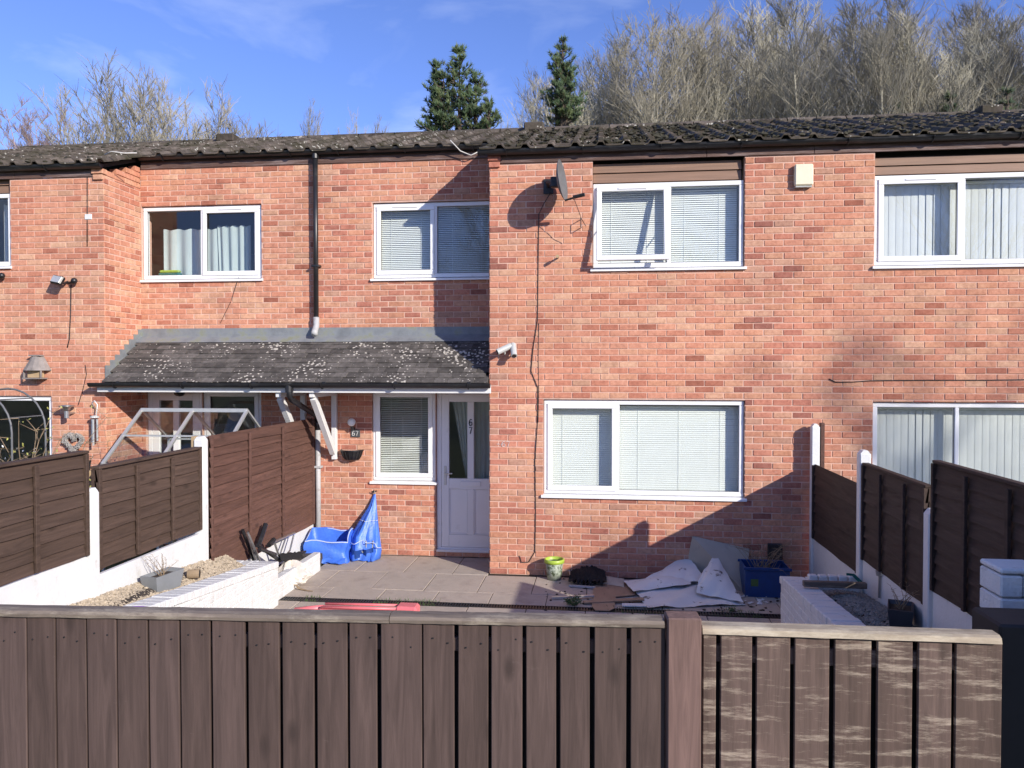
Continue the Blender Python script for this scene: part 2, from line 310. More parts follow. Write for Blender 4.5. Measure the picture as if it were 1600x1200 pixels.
def wood_mat(name, base, worn, wlo, whi, along='z', knots=True, scale=1.0, rough=0.75, streak=False):
    """stained timber: grain along one axis, knots, worn pale scuffs; each board differs"""
    m, nt, b = newmat(name); L = nt.links; g = N(nt, 'ShaderNodeNewGeometry'); oi = N(nt, 'ShaderNodeObjectInfo')
    cm = N(nt, 'ShaderNodeCombineXYZ'); 
    mu0 = N(nt, 'ShaderNodeMath', operation='MULTIPLY'); mu0.inputs[1].default_value = 37.0; L.new(oi.outputs['Random'], mu0.inputs[0])
    for k in range(3): L.new(mu0.outputs[0], cm.inputs[k])
    va = N(nt, 'ShaderNodeVectorMath', operation='ADD'); L.new(g.outputs['Position'], va.inputs[0]); L.new(cm.outputs[0], va.inputs[1])
    mp = N(nt, 'ShaderNodeMapping'); s = {'z': (14, 14, 0.9), 'x': (0.9, 14, 14), 'y': (14, 0.9, 14)}[along]; mp.inputs['Scale'].default_value = tuple(q*scale for q in s)
    L.new(va.outputs[0], mp.inputs[0])
    n = N(nt, 'ShaderNodeTexNoise', Scale=2.2, Detail=9, Roughness=0.62, Distortion=0.8); L.new(mp.outputs[0], n.inputs['Vector'])
    r = ramp(nt, [(0.28, tuple(c*0.68 for c in base)), (0.5, base), (0.72, tuple(c*1.38 for c in base))]); L.new(n.outputs['Fac'], r.inputs['Fac'])
    rb = ramp(nt, [(0, (0.88,0.87,0.86)), (1, (1.1,1.1,1.12))]); L.new(oi.outputs['Random'], rb.inputs['Fac'])
    mu = N(nt, 'ShaderNodeMixRGB', blend_type='MULTIPLY'); mu.inputs['Fac'].default_value = 1; L.new(r.outputs[0], mu.inputs['Color1']); L.new(rb.outputs[0], mu.inputs['Color2'])
    out = mu.outputs[0]
    if knots:
        mk = N(nt, 'ShaderNodeMapping'); sk_ = {'z': (5, 5, 2.2), 'x': (2.2, 5, 5), 'y': (5, 2.2, 5)}[along]; mk.inputs['Scale'].default_value = tuple(q*scale for q in sk_); L.new(va.outputs[0], mk.inputs[0])
        v = N(nt, 'ShaderNodeTexVoronoi', Scale=1.3); L.new(mk.outputs[0], v.inputs['Vector'])
        mr = N(nt, 'ShaderNodeMapRange'); mr.inputs['From Min'].default_value = 0.20; mr.inputs['From Max'].default_value = 0.06; mr.inputs['To Max'].default_value = 0.8; L.new(v.outputs['Distance'], mr.inputs['Value'])
        mi = N(nt, 'ShaderNodeMixRGB'); mi.inputs['Color2'].default_value = (*(c*0.5 for c in base), 1); L.new(mr.outputs[0], mi.inputs['Fac']); L.new(out, mi.inputs['Color1']); out = mi.outputs[0]
    mw = N(nt, 'ShaderNodeMapping'); mw.inputs['Scale'].default_value = (1.0, 1.0, 7.5) if streak else ((2.2, 2.2, 7.0) if along == 'z' else (1.5, 3, 6)); L.new(g.outputs['Position'], mw.inputs[0])
    nw = N(nt, 'ShaderNodeTexNoise', Scale=2.2, Detail=12, Roughness=0.78); L.new(mw.outputs[0], nw.inputs['Vector'])
    mr2 = N(nt, 'ShaderNodeMapRange'); mr2.inputs['From Min'].default_value = wlo; mr2.inputs['From Max'].default_value = whi; mr2.inputs['To Max'].default_value = 0.85; L.new(nw.outputs['Fac'], mr2.inputs['Value'])
    mi2 = N(nt, 'ShaderNodeMixRGB'); mi2.inputs['Color2'].default_value = (*worn, 1); L.new(mr2.outputs[0], mi2.inputs['Fac']); L.new(out, mi2.inputs['Color1'])
    L.new(mi2.outputs[0], b.inputs['Base Color']); b.inputs['Roughness'].default_value = rough; b.inputs['Specular IOR Level'].default_value = 0.3
    bp = N(nt, 'ShaderNodeBump', Strength=0.35, Distance=0.004); L.new(n.outputs['Fac'], bp.inputs['Height']); L.new(bp.outputs[0], b.inputs['Normal'])
    MATS[name] = m; return m
wood_mat('fence_stain', (0.082,0.055,0.047), (0.22,0.17,0.15), 0.64, 0.85)
wood_mat('gate_stain', (0.110,0.074,0.060), (0.52,0.43,0.33), 0.51, 0.68, streak=True)
wood_mat('post_wood', (0.145,0.090,0.075), (0.3,0.23,0.18), 0.68, 0.9)
wood_mat('rail_wood', (0.15,0.12,0.095), (0.36,0.31,0.24), 0.50, 0.68, along='x')
wood_mat('gate_rail', (0.30,0.245,0.175), (0.55,0.48,0.36), 0.45, 0.65, along='x')
wood_mat('lap_brown', (0.072,0.046,0.034), (0.22,0.17,0.13), 0.70, 0.86, along='y')
wood_mat('lap_red', (0.110,0.056,0.042), (0.26,0.18,0.14), 0.68, 0.86, along='y')
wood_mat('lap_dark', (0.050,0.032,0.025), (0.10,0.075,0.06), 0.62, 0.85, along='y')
simple('slab', (0.42,0.355,0.295), 0.9, 0.2, 3.0, bump=0.5, stain=((0.26,0.21,0.175), 3.0, 0.5, 0.75), bscale=70)
simple('soil', (0.055,0.042,0.032), 0.95, 0.3, 14, bump=0.8)
simple('grass_ground', (0.07,0.09,0.03), 0.95, 0.4, 3, bump=0.8)
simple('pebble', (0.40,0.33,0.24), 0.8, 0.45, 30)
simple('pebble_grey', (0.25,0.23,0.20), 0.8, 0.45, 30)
simple('bark_pale', (0.38,0.355,0.27), 0.9, 0.35, 3)
simple('bark_grey', (0.28,0.255,0.195), 0.9, 0.35, 3)
simple('bark_pink', (0.34,0.25,0.22), 0.9, 0.3, 3)
simple('bark_dark', (0.10,0.075,0.055), 0.9, 0.3, 3)
simple('needles', (0.060,0.10,0.045), 0.7, 0.55, 1.6)
simple('needles_light', (0.10,0.135,0.05), 0.7, 0.5, 1.6)
simple('leaf_yellow', (0.30,0.30,0.07), 0.7, 0.4, 12)
simple('leaf_green', (0.06,0.11,0.03), 0.7, 0.4, 12)
simple('dry_stem', (0.26,0.19,0.12), 0.9, 0.35, 9)
simple('blue_woven', (0.055,0.165,0.66), 0.45, 0.22, 5, bump=0.5, bscale=22)
simple('blue_dark', (0.012,0.05,0.22), 0.45, 0.2, 5)
simple('webbing', (0.33,0.33,0.30), 0.8, 0.2)
simple('piping_pale', (0.45,0.52,0.72), 0.6, 0.1)
simple('lino_white', (0.66,0.67,0.66), 0.55, 0.07, 4, bump=0.3, stain=((0.10,0.09,0.075), 7.0, 0.61, 0.67), bscale=30)
simple('board_beige', (0.40,0.35,0.28), 0.8, 0.12, 3, stain=((0.25,0.22,0.19), 4, 0.55, 0.75))
simple('lino_brown', (0.30,0.20,0.135), 0.6, 0.12, 4, stretch=(3,1,1), stain=((0.14,0.085,0.055), 5, 0.6, 0.75))
simple('pink_plastic', (0.66,0.16,0.18), 0.4, 0.12, 8)
simple('purple_plastic', (0.22,0.05,0.42), 0.4, 0.1)
simple('teal_plastic', (0.01,0.13,0.12), 0.4, 0.1)
simple('crate_blue', (0.008,0.045,0.17), 0.4, 0.2, 8)
simple('bucket_body', (0.30,0.34,0.27), 0.5, 0.45, 26, stain=((0.05,0.07,0.03), 16, 0.5, 0.58))
simple('lime_plastic', (0.36,0.50,0.06), 0.4, 0.1)
simple('polythene', (0.66,0.61,0.55), 0.35, 0.14, 12, stain=((0.55,0.12,0.08), 6, 0.64, 0.70))
simple('pot_grey', (0.20,0.21,0.22), 0.6, 0.1)
simple('pot_dark', (0.045,0.05,0.06), 0.5, 0.15)
simple('slate', (0.06,0.062,0.065), 0.6, 0.15)
simple('globe_white', (0.80,0.80,0.78), 0.3, 0.02)
simple('wicker', (0.30,0.28,0.26), 0.9, 0.35, 40)
simple('raw_timber', (0.42,0.30,0.17), 0.8, 0.2, 6, stretch=(1,1,0.2))
simple('feeder_roof', (0.24,0.21,0.19), 0.8, 0.3, 10)
simple('black_and_gap_shade', (0.012,0.010,0.010), 0.7, 0.3, 8)  # plain black; behind the fence gaps it stands for shade
simple('black_cloth', (0.012,0.011,0.011), 0.95, 0.3, 20, bump=0.6)
simple('seal_grey', (0.09,0.09,0.09), 0.7, 0.1)
# ================================================================ the setting
RD = 0.80                                     # how far the entrance walls stand back
XL = onY(163, 400, 0).x; XC = onY(765, 560, 0).x; XB = onY(494, 400, RD).x; XR = XC + 17*0.225
XW = -10.3; XE = 8.2; ZE = 5.04; PITCHR = math.atan(0.364); ZER = ZE + RD*0.364
# ground, with the bank rising behind the houses
def ground_z(x, y):
    t = max(0.0, min(1.0, (y - 11) / 26.0)); s = t*t*(3 - 2*t)
    h = 8.5 + 1.5*math.sin(x*0.05 + 0.5)
    return -0.03 + s*h
m = MB()
xs = [-900, -300, -120] + [-70 + 5*i for i in range(29)] + [120, 300, 900]; ys = [-900, -300, -100, -50, -30, -20, -12, -6, 0, 6] + [11 + 2.6*i for i in range(14)] + [60, 90, 160, 400, 900]
m.grid(lambda u, v: (xs[round(u*(len(xs)-1))], ys[round(v*(len(ys)-1))], ground_z(xs[round(u*(len(xs)-1))], ys[round(v*(len(ys)-1))])), len(xs)-1, len(ys)-1)
tag(m.build('ground', MATS['grass_ground'], smooth=True), 'grassy ground rising to a wooded bank behind the houses', 'ground', kind='structure')

# patio of concrete slabs
pat = tag(MB().box(-3.6, 2.4, -6.0, RD - 0.01, -0.12, -0.012).build('patio', MATS['soil']), 'grey concrete slab patio in front of the house', 'patio', kind='structure')
rows = [(RD - 0.015, -0.06), (-0.06, -0.80), (-0.80, -1.21), (-1.34, -2.1), (-2.1, -2.85), (-2.85, -3.6), (-3.6, -4.35), (-4.35, -5.1), (-5.1, -5.85)]
slab_me = {}
for ri, (ya, yb) in enumerate(rows):
    x = -3.58 + (-0.31 if ri % 2 else -0.12)
    while x < 2.38:
        xa = max(x + 0.004, -3.58); xb = min(x + 0.616, 2.38)
        if ri == 0: xb = min(xb, XC - 0.02)
        if xb - xa > 0.06:
            key = (round(xb-xa, 3), round(ya-yb, 3))
            if key not in slab_me:
                q = MB().cbox(-(xb-xa)/2, (xb-xa)/2, -(ya-yb)/2 + 0.004, (ya-yb)/2 - 0.004, -0.045, 0, 0.004); me = bpy.data.meshes.new('paving_slab'); me.from_pydata([tuple(v) for v in q.v], [], q.f); slab_me[key] = me
            mesh_obj('paving_slab', slab_me[key], MATS['slab'], pat, ((xa+xb)/2, (ya+yb)/2, random.uniform(-0.004, 0.003)), (random.uniform(-.004,.004), random.uniform(-.003,.003), 0))
        x += 0.62
# slotted drain channel
dr = thing('drain_channel', (-0.5, -1.275, -0.02), 'black slotted drain channel set across the slab patio', 'drain')
MB().box(-3.5, 2.3, -1.335, -1.215, -0.05, -0.02).build('trough', MATS['dark_gap'], dr)
m = MB()
for yy in (-1.335, -1.225): m.box(-3.5, 2.3, yy, yy + 0.012, -0.02, 0.003)
m.build('edge_rail', MATS['dark_metal'], dr)
m = MB(); x = -3.49
while x < 2.29: m.box(x, x + 0.014, -1.323, -1.225, -0.02, 0.001); x += 0.03
m.build('grating', MATS['dark_metal'], dr, kind='stuff')

# ---------------------------------------------------------------- brick walls
CH = 0.075
class House:
    def __init__(s, x, label):
        s.root = thing('terraced_house', (x, 0.4, 0), label, 'house'); s.bricks = []; s.mat = None
full_meshes = []
for k in range(5):
    q = MB().cbox(-0.1075, 0.1075, -0.006 + random.uniform(-.0015,.0015), 0.04, 0, 0.065, 0.004)
    me = bpy.data.meshes.new('brick'); me.from_pydata([tuple(v) for v in q.v], [], q.f); full_meshes.append(me)
def wall(h, axis, pos, u0, u1, z0, z1, openings, mat, name='wall', thick=0.24, shift=0.0, tooth=0, inset=(0, 0)):
    """axis 'f': faces -y at y=pos, u is x;  'r': faces +x at x=pos, u is y;  'l': faces -x"""
    def bx(mb, a, b, d0, d1, c, d, ch):
        if axis == 'f': args = (a, b, pos + d0, pos + d1, c, d)
        elif axis == 'r': args = (pos - d1, pos - d0, a, b, c, d)
        else: args = (pos + d0, pos + d1, a, b, c, d)
        mb.cbox(*args, ch) if ch else mb.box(*args)
    core = MB()
    ua, ub = u0 + inset[0], u1 - inset[1]
    us = sorted({ua, ub} | {max(ua, min(ub, q)) for o in openings for q in o[:2]}); zs = sorted({z0, z1} | {max(z0, min(z1, q)) for o in openings for q in o[2:]})
    for a, b in zip(us, us[1:]):
        for c, d in zip(zs, zs[1:]):
            if b - a < 1e-4 or d - c < 1e-4: continue
            if any(o[0] - 1e-4 <= a and b <= o[1] + 1e-4 and o[2] - 1e-4 <= c and d <= o[3] + 1e-4 for o in openings): continue
            bx(core, a, b, 0, thick, c, d, 0)
    wo_ = core.build(name, MATS['mortar'], h.root)
    k = 0; z = z0
    while z < z1 - 0.02:
        c = z + 0.005; d = min(z + 0.070, z1 - 0.002)
        x = u0 - 0.225 + (0.1125 if k % 2 else 0) + shift
        while x < u1:
            a = max(x + 0.005, u0 - 0.002); b = min(x + 0.220, u1 + 0.002)
            if tooth > 0 and x + 0.220 > u1 and x < u1 - 0.05: b = x + 0.220          # keyed into the neighbour's wall
            if tooth < 0 and x < u0 - 0.05: b = a
            if b - a > 0.03:
                segs = [(a, b, c, d)]
                for o in openings:
                    ns = []
                    for (p, q, r_, s_) in segs:
                        if q <= o[0] or p >= o[1] or s_ <= o[2] or r_ >= o[3]: ns.append((p, q, r_, s_)); continue
                        if p < o[0] - 0.02: ns.append((p, o[0], r_, s_))
                        if q > o[1] + 0.02: ns.append((o[1], q, r_, s_))
                        pp, qq = max(p, o[0]), min(q, o[1])
                        if r_ < o[2] - 0.012: ns.append((pp, qq, r_, o[2]))
                        if s_ > o[3] + 0.012: ns.append((pp, qq, o[3], s_))
                    segs = ns
                for sg in segs:
                    p = sg[1] - sg[0]; full = axis == 'f' and abs(p - 0.215) < 1e-3 and abs(sg[3] - sg[2] - 0.065) < 1e-3
                    h.bricks.append((axis, pos, sg, full, wo_, bx))
            x += 0.225
        z += CH; k += 1
    return wo_
def finish_bricks(h, mat, focus):
    fx, fz = focus
    full = [b for b in h.bricks if b[3]]
    full.sort(key=lambda b: (round(b[1], 1), math.hypot((b[2][0] + b[2][1])/2 - fx, (b[2][2] - fz))))
    pick = set(id(b) for b in full[:300])
    m = MB(); 
    for b in h.bricks:
        axis, pos, (u0, u1, z0, z1), fl, wo_, bx = b
        if id(b) in pick:
            mesh_obj('brick', random.choice(full_meshes), mat, wo_, ((u0+u1)/2, pos + random.uniform(-.0015,.0015), z0), (0, random.uniform(-.004,.004), random.uniform(-.006,.006)))
        else:
            bx(m, u0 + random.uniform(-.001,.003), u1 - random.uniform(-.001,.003), -0.006 + random.uniform(-.003,.003), 0.04, z0 + random.uniform(-.002,.002), z1 + random.uniform(-.002,.002), 0.005)
    m.build('brickwork', mat, h.root, kind='stuff')
def rect(px0, py0, px1, py1, y):
    a = onY(px0, py0, y); b = onY(px1, py1, y); return [min(a.x, b.x), max(a.x, b.x), min(a.z, b.z), max(a.z, b.z)]

H69 = House(-7.1, 'terraced brick house on the left with a small greenhouse and bird feeder in front')
H67 = House(-0.7, 'terraced brick house number 67 with satellite dish and rubbish on its patio')
HR = House(5.3, 'terraced brick house on the right with cream alarm box and vertical blinds')

# openings measured off the photograph
W1 = rect(926, 286, 1163, 421, 0); W1t = onY(1000, 250, 0).z
W2 = rect(849, 624, 1163, 783, 0)
W3 = rect(1367, 273, 1600, 417, 0); W3[1] = W3[0] + 2.45
W4 = rect(1364, 628, 1600, 760, 0); W4[1] = W4[0] + 2.75; W4[2] = 0.62
W5 = rect(582, 317, 765, 437, RD); W5[1] = XC - 0.03
W6 = rect(221, 323, 409, 439, RD)
D67 = rect(681, 617, 765, 860, RD); D67[1] = D67[0] + 0.93; D67[2] = 0.06
W7 = rect(581, 617, 675, 757, RD); W7[1] = D67[0] - 0.005; ZT = 2.30
D67[3] = W7[3] = max(W7[3], 2.26)
D69 = rect(228, 615, 312, 840, RD); D69[2] = 0.06; D69[3] = D67[3]
W10 = rect(316, 615, 409, 757, RD); W10[3] = D67[3]; D69[1] = W10[0] - 0.005
W8 = rect(-160, 306, 17, 420, 0); W8t = onY(10, 280, 0).z
W9 = rect(-160, 618, 82, 760, 0); W9[2] = 0.35
def cl(w, top): return (w[0], w[1], w[2], top)
# house 69
wall(H69, 'f', RD, XL, XB, 0, ZER, [tuple(W6), tuple(D69), tuple(W10)], BO)
wall(H69, 'f', 0.0, XW, XL, 0, ZE, [cl(W8, ZE + 1), tuple(W9)], BO, shift=0.05, inset=(0, 0.003))
wall(H69, 'r', XL, 0.002, RD + 0.2, 0, ZE + 0.02, [], BO, 'side_wall', thick=0.2, shift=0.1)
wall(H67, 'f', RD, XB, XC, 0, ZER, [tuple(W5), tuple(D67), tuple(W7)], BO)
wall(H67, 'f', 0.0, XC, XR, 0, ZE, [cl(W1, ZE + 1), tuple(W2)], BR, tooth=1, inset=(0.003, 0))
wall(H67, 'l', XC, 0.002, RD + 0.2, 0, ZE + 0.02, [], BR, 'side_wall', thick=0.2, shift=0.1)
wall(HR, 'f', 0.0, XR, XE, 0, ZE, [cl(W3, ZE + 1), tuple(W4)], BR, tooth=-1)
finish_bricks(H69, BO, (-7.0, 3.3)); finish_bricks(H67, BR, (0.2, 3.0)); finish_bricks(HR, BR, (3.5, 3.2))
# the side walls carried up to the slope of the roof
for (h, xw, sg, mt) in ((H69, XL, -1, BO), (H67, XC, 1, BR)):
    for k in range(4):
        z = ZE + 0.022 + k*CH; ya = max(0.03, (k*CH + 0.045)/0.364 - 0.06); n = 0; y = ya
        while y < RD - 0.01:
            y1 = min(y + (0.215 if (n + k) % 2 else 0.16), RD - 0.008); xa, xb = sorted((xw - sg*0.006, xw + sg*0.1))
            if y1 - y > 0.03: MB().cbox(xa, xb, y, y1, z + 0.003, z + 0.070, 0.004).build('shoulder_brick', mt, h.root)
            y = y1 + 0.009; n += 1
# rooms behind: party walls, back wall, floor, so the windows look into dim rooms
for h, xa, xb in ((H69, XW, XB), (H67, XB, XR), (HR, XR, XE)):
    m = MB(); m.box(xa + 0.02, xa + 0.12, RD + 0.25, 6.6, 0, ZE + 0.2); m.box(xb - 0.12, xb - 0.02, RD + 0.25, 6.6, 0, ZE + 0.2); m.box(xa + 0.13, xb - 0.13, 6.4, 6.6, 0, ZE + 0.2)
    m.box(xa + 0.13, xb - 0.13, RD + 0.26, 6.39, 2.38, 2.55); m.box(xa + 0.13, xb - 0.13, RD + 0.26, 6.39, 5.0, 5.1)
    m.build('inner_wall', MATS['room_wall'], h.root)
    # inner partition close behind the windows of the front block
m = MB(); m.box(XC + 0.21, XR - 0.02, 0.26, RD + 0.24, 2.40, 2.53); m.box(XC + 0.21, XR - 0.02, 0.26, RD + 0.24, 5.0, 5.1); m.build('floor_edge', MATS['room_wall'], H67.root)
m = MB(); m.box(XR + 0.02, XE - 0.02, 0.26, RD + 0.24, 2.40, 2.53); m.box(XR + 0.02, XE - 0.02, 0.26, RD + 0.24, 5.0, 5.1); m.build('floor_edge', MATS['room_wall'], HR.root)

# ---------------------------------------------------------------- roofs
TW = 0.30; GAUGE = 0.267; TH = 0.018
prof = [(0, 0.0), (0.035, -0.004), (0.17, -0.004), (0.195, 0.0), (0.222, 0.040), (0.268, 0.040), (0.298, 0.0)]
q = MB(); vs = []
Ls = 0.33
for yy in (0.0, Ls):
    for (a, b) in prof: vs.append((a, yy, b + TH))
    for (a, b) in prof: vs.append((a, yy, b))
n = len(prof); fs = []
for i in range(n-1):
    fs += [(i, i+1, 2*n+i+1, 2*n+i), (n+i+1, n+i, 3*n+i, 3*n+i+1), (i+1, i, n+i, n+i+1)]
fs += [(0, 2*n, 3*n, n), (n-1, 2*n-1, 4*n-1, 3*n-1)]
tile_me = bpy.data.meshes.new('roof_tile'); tile_me.from_pydata(vs, [], fs); tile_me.update()
EY = -0.16; EZ = ZE + 0.14                         # eaves edge of the tiles
NROW = 13
def roof(h, xa, xb, recess):
    deck = MB(); 
    for a, b, back in recess:
        y0 = EY + 0.10 + (RD if back else 0)
        y1 = EY + NROW*GAUGE
        z = lambda y: EZ + (y - EY)*0.364 - 0.035
        deck.add([(a, y0, z(y0)), (b, y0, z(y0)), (b, y1, z(y1)), (a, y1, z(y1)), (a, y0, z(y0)-0.05), (b, y0, z(y0)-0.05), (b, y1, z(y1)-0.05), (a, y1, z(y1)-0.05)],
                 [(0,1,2,3),(7,6,5,4),(0,4,5,1),(1,5,6,2),(2,6,7,3),(3,7,4,0)])
        y2 = y1 + NROW*GAUGE
        deck.add([(a, y1, z(y1)), (b, y1, z(y1)), (b, y2, z(y0)), (a, y2, z(y0))], [(0,1,2,3)])
    rf = deck.build('roof', MATS['dark_gap'], h.root)
    ncol = int(round((xb - xa) / TW)); tw = (xb - xa) / ncol
    for c in range(ncol):
        x = xa + c*tw; mid = x + tw/2; back = any(a <= mid <= b and bk for a, b, bk in recess)
        for r in range(3 if back else 0, NROW):
            y = EY + r*GAUGE; zz = EZ + r*GAUGE*0.364
            mesh_obj('roof_tile', tile_me, MATS['roof_tile'], rf, (x + random.uniform(-.004,.004), y + random.uniform(-.008,.008), zz + random.uniform(-.003,.003)),
                     (PITCHR - 0.045 + random.uniform(-.01,.01), random.uniform(-.012,.012), random.uniform(-.012,.012)), (tw/TW, 1, 1))
    # ridge tiles
    x = xa; yr = EY + NROW*GAUGE + 0.02; zr = EZ + NROW*GAUGE*0.364 - 0.06
    while x < xb - 0.05:
        q = MB().lathe([(0.13, 0), (0.13, 0.43)], (0, 0, 0), 8, math.pi*0.08, math.pi*0.92, Matrix(((0,0,1),(1,0,0),(0,1,0))))
        q.v = [v + Vector((x, yr, zr)) for v in q.v]; q.build('ridge_tile', MATS['roof_tile'], rf); x += 0.445
    return rf
rf69 = roof(H69, XW, XB, [(XW, XL - 0.02, False), (XL - 0.02, XB, True)])
rf67 = roof(H67, XB, XR, [(XB, XC - 0.04, True), (XC - 0.04, XR, False)])
rfR = roof(HR, XR, XE, [(XR, XE, False)])
# moss on the tiles
m = MB(); rnd = random.Random(5)
def mossy(xa, xb, n, y0, y1):
    m = MB()
    for i in range(n):
        x = rnd.uniform(xa, xb); y = rnd.uniform(y0, y1); s = rnd.uniform(0.012, 0.04)
        m.blob((x, y, EZ + (y - EY)*0.364 + 0.02 + s*0.3), s*1.5, s*1.3, s*0.8, 0.4, rnd)
    return m
simple('moss', (0.040,0.036,0.020), 0.95, 0.5, 18, bump=0.5)
mossy(XC, XR, 700, EY, 3.2).build('moss', MATS['moss'], rf67, kind='stuff'); mossy(XR, XE, 900, EY, 3.2).build('moss', MATS['moss'], rfR, kind='stuff'); mossy(-9, XL, 250, EY, 3.2).build('moss', MATS['moss'], rf69, kind='stuff')
# ridge vents
for px, h in ((835, rf67), (1543, rfR), (357, rf69)):
    p = onY(px, 200, 3.25); MB().cbox(p.x - 0.16, p.x + 0.16, 3.1, 3.5, EZ + 1.22, EZ + 1.36, 0.02).build('roof_vent', MATS['roof_tile'], h)

# fascias, gutters
def fascia(h, xa, xb, y, z0, z1):
    x = xa
    while x < xb - 0.01:
        L = min(2.6, xb - x); MB().cbox(x, x + L - 0.004, y - 0.022, y - 0.002, z0, z1, 0.004).build('fascia_board', MATS['brown_timber'], h.root); x += L
def gutter(h, xa, xb, y, z, r=0.058, clips=True, name='gutter'):
    m = MB(); n = 8; vs = []
    for x in (xa, xb):
        for rr in (r, r - 0.006):
            for k in range(n+1):
                a = math.pi + math.pi*k/n; vs.append((x, y + rr*math.cos(a), z + rr*math.sin(a)*1.05))
    k1 = n+1; fs = []
    for k in range(n):
        fs += [(k, k+1, 2*k1+k+1, 2*k1+k), (k1+k+1, k1+k, 3*k1+k, 3*k1+k+1), (k, k1+k, k1+k+1, k+1), (2*k1+k+1, 3*k1+k+1, 3*k1+k, 2*k1+k)]
    fs += [(0, 2*k1, 3*k1, k1), (n, k1+n, 3*k1+n, 2*k1+n)]
    m.add(vs, fs); g = m.build(name, MATS['black_plastic'], h.root if isinstance(h, House) else h, recalc=True)
    for xe in (xa, xb):
        e = MB(); e.add([(xe, y + r*math.cos(math.pi + math.pi*k/n), z + r*math.sin(math.pi + math.pi*k/n)*1.05) for k in range(n+1)], [tuple(range(n+1))]); e.build('end_cap', MATS['black_plastic'], g)
    if clips:
        x = xa + 0.35
        while x < xb - 0.1:
            c = MB()
            for k in range(n):
                a0 = math.pi + math.pi*k/n; a1 = math.pi + math.pi*(k+1)/n
                c.bar((x, y + (r+0.003)*math.cos(a0), z + (r+0.003)*math.sin(a0)*1.05), (x, y + (r+0.003)*math.cos(a1), z + (r+0.003)*math.sin(a1)*1.05), 0.028, 0.006, up=(1,0,0))
            c.box(x - 0.02, x + 0.02, y + r - 0.004, y + r + 0.03, z - 0.05, z + 0.02)
            c.build('gutter_clip', MATS['black_plastic'], g); x += 0.92
    return g
GZ = ZE + 0.165
fascia(H67, XC - 0.0, XR, 0.0, ZE, ZE + 0.16); fascia(HR, XR, XE, 0.0, ZE, ZE + 0.16); fascia(H69, XW, XL, 0.0, ZE, ZE + 0.16)
fascia(H67, XB, XC, RD, ZER, ZER + 0.17); fascia(H69, XL + 0.02, XB, RD, ZER, ZER + 0.17)
gutter(H67, XC - 0.13, XR, -0.085, GZ - 0.02); gutter(HR, XR, XE, -0.085, GZ - 0.02); gutter(H69, XW, XL + 0.03, -0.085, GZ - 0.02)
GZR = ZER + 0.165
gutter(H67, XB, XC - 0.02, RD - 0.085, GZR); gutter(H69, XL + 0.05, XB, RD - 0.085, GZR)
# eaves corbel bricks at the corners
for h, x0, x1, mt in ((H67, XC - 0.005, XC + 0.13, BR), (H69, XL - 0.13, XL + 0.005, BO)):
    for k in range(2): MB().cbox(x0 - 0.012*k, x1 + 0.012*k, -0.035 - 0.012*k, 0.05, ZE + 0.03 + 0.075*k - 0.075, ZE + 0.095 + 0.075*k - 0.075, 0.004).build('corbel_brick', mt, h.root)
# cladding over the upper windows
def cladding(h, x0, x1, z0, z1):
    c = MB().box(x0 - 0.0, x1 + 0.0, 0.16, 0.2, z0, ZE + 0.1).build('cladding', MATS['dark_gap'], h.root)
    n = max(2, int(round((z1 - z0)/0.11))); hh = (z1 - z0)/n
    for k in range(n):
        za = z0 + k*hh; q = MB(); q.add([(x0+0.005, 0.055, za), (x1-0.03, 0.055, za), (x1-0.03, 0.075, za+hh-0.008), (x0+0.005, 0.075, za+hh-0.008), (x0+0.005, 0.10, za), (x1-0.03, 0.10, za), (x1-0.03, 0.10, za+hh-0.008), (x0+0.005, 0.10, za+hh-0.008)],
            [(0,1,2,3),(5,4,7,6),(0,4,5,1),(1,5,6,2),(2,6,7,3),(3,7,4,0)]); q.build('board', MATS['cladding'], c)
cladding(H67, W1[0], W1[1], W1[3] + 0.012, W1[3] + 0.25); cladding(HR, W3[0], W3[1], W3[3] + 0.012, W3[3] + 0.22); cladding(H69, W8[0], W8[1], W8[3] + 0.012, W8[3] + 0.22)

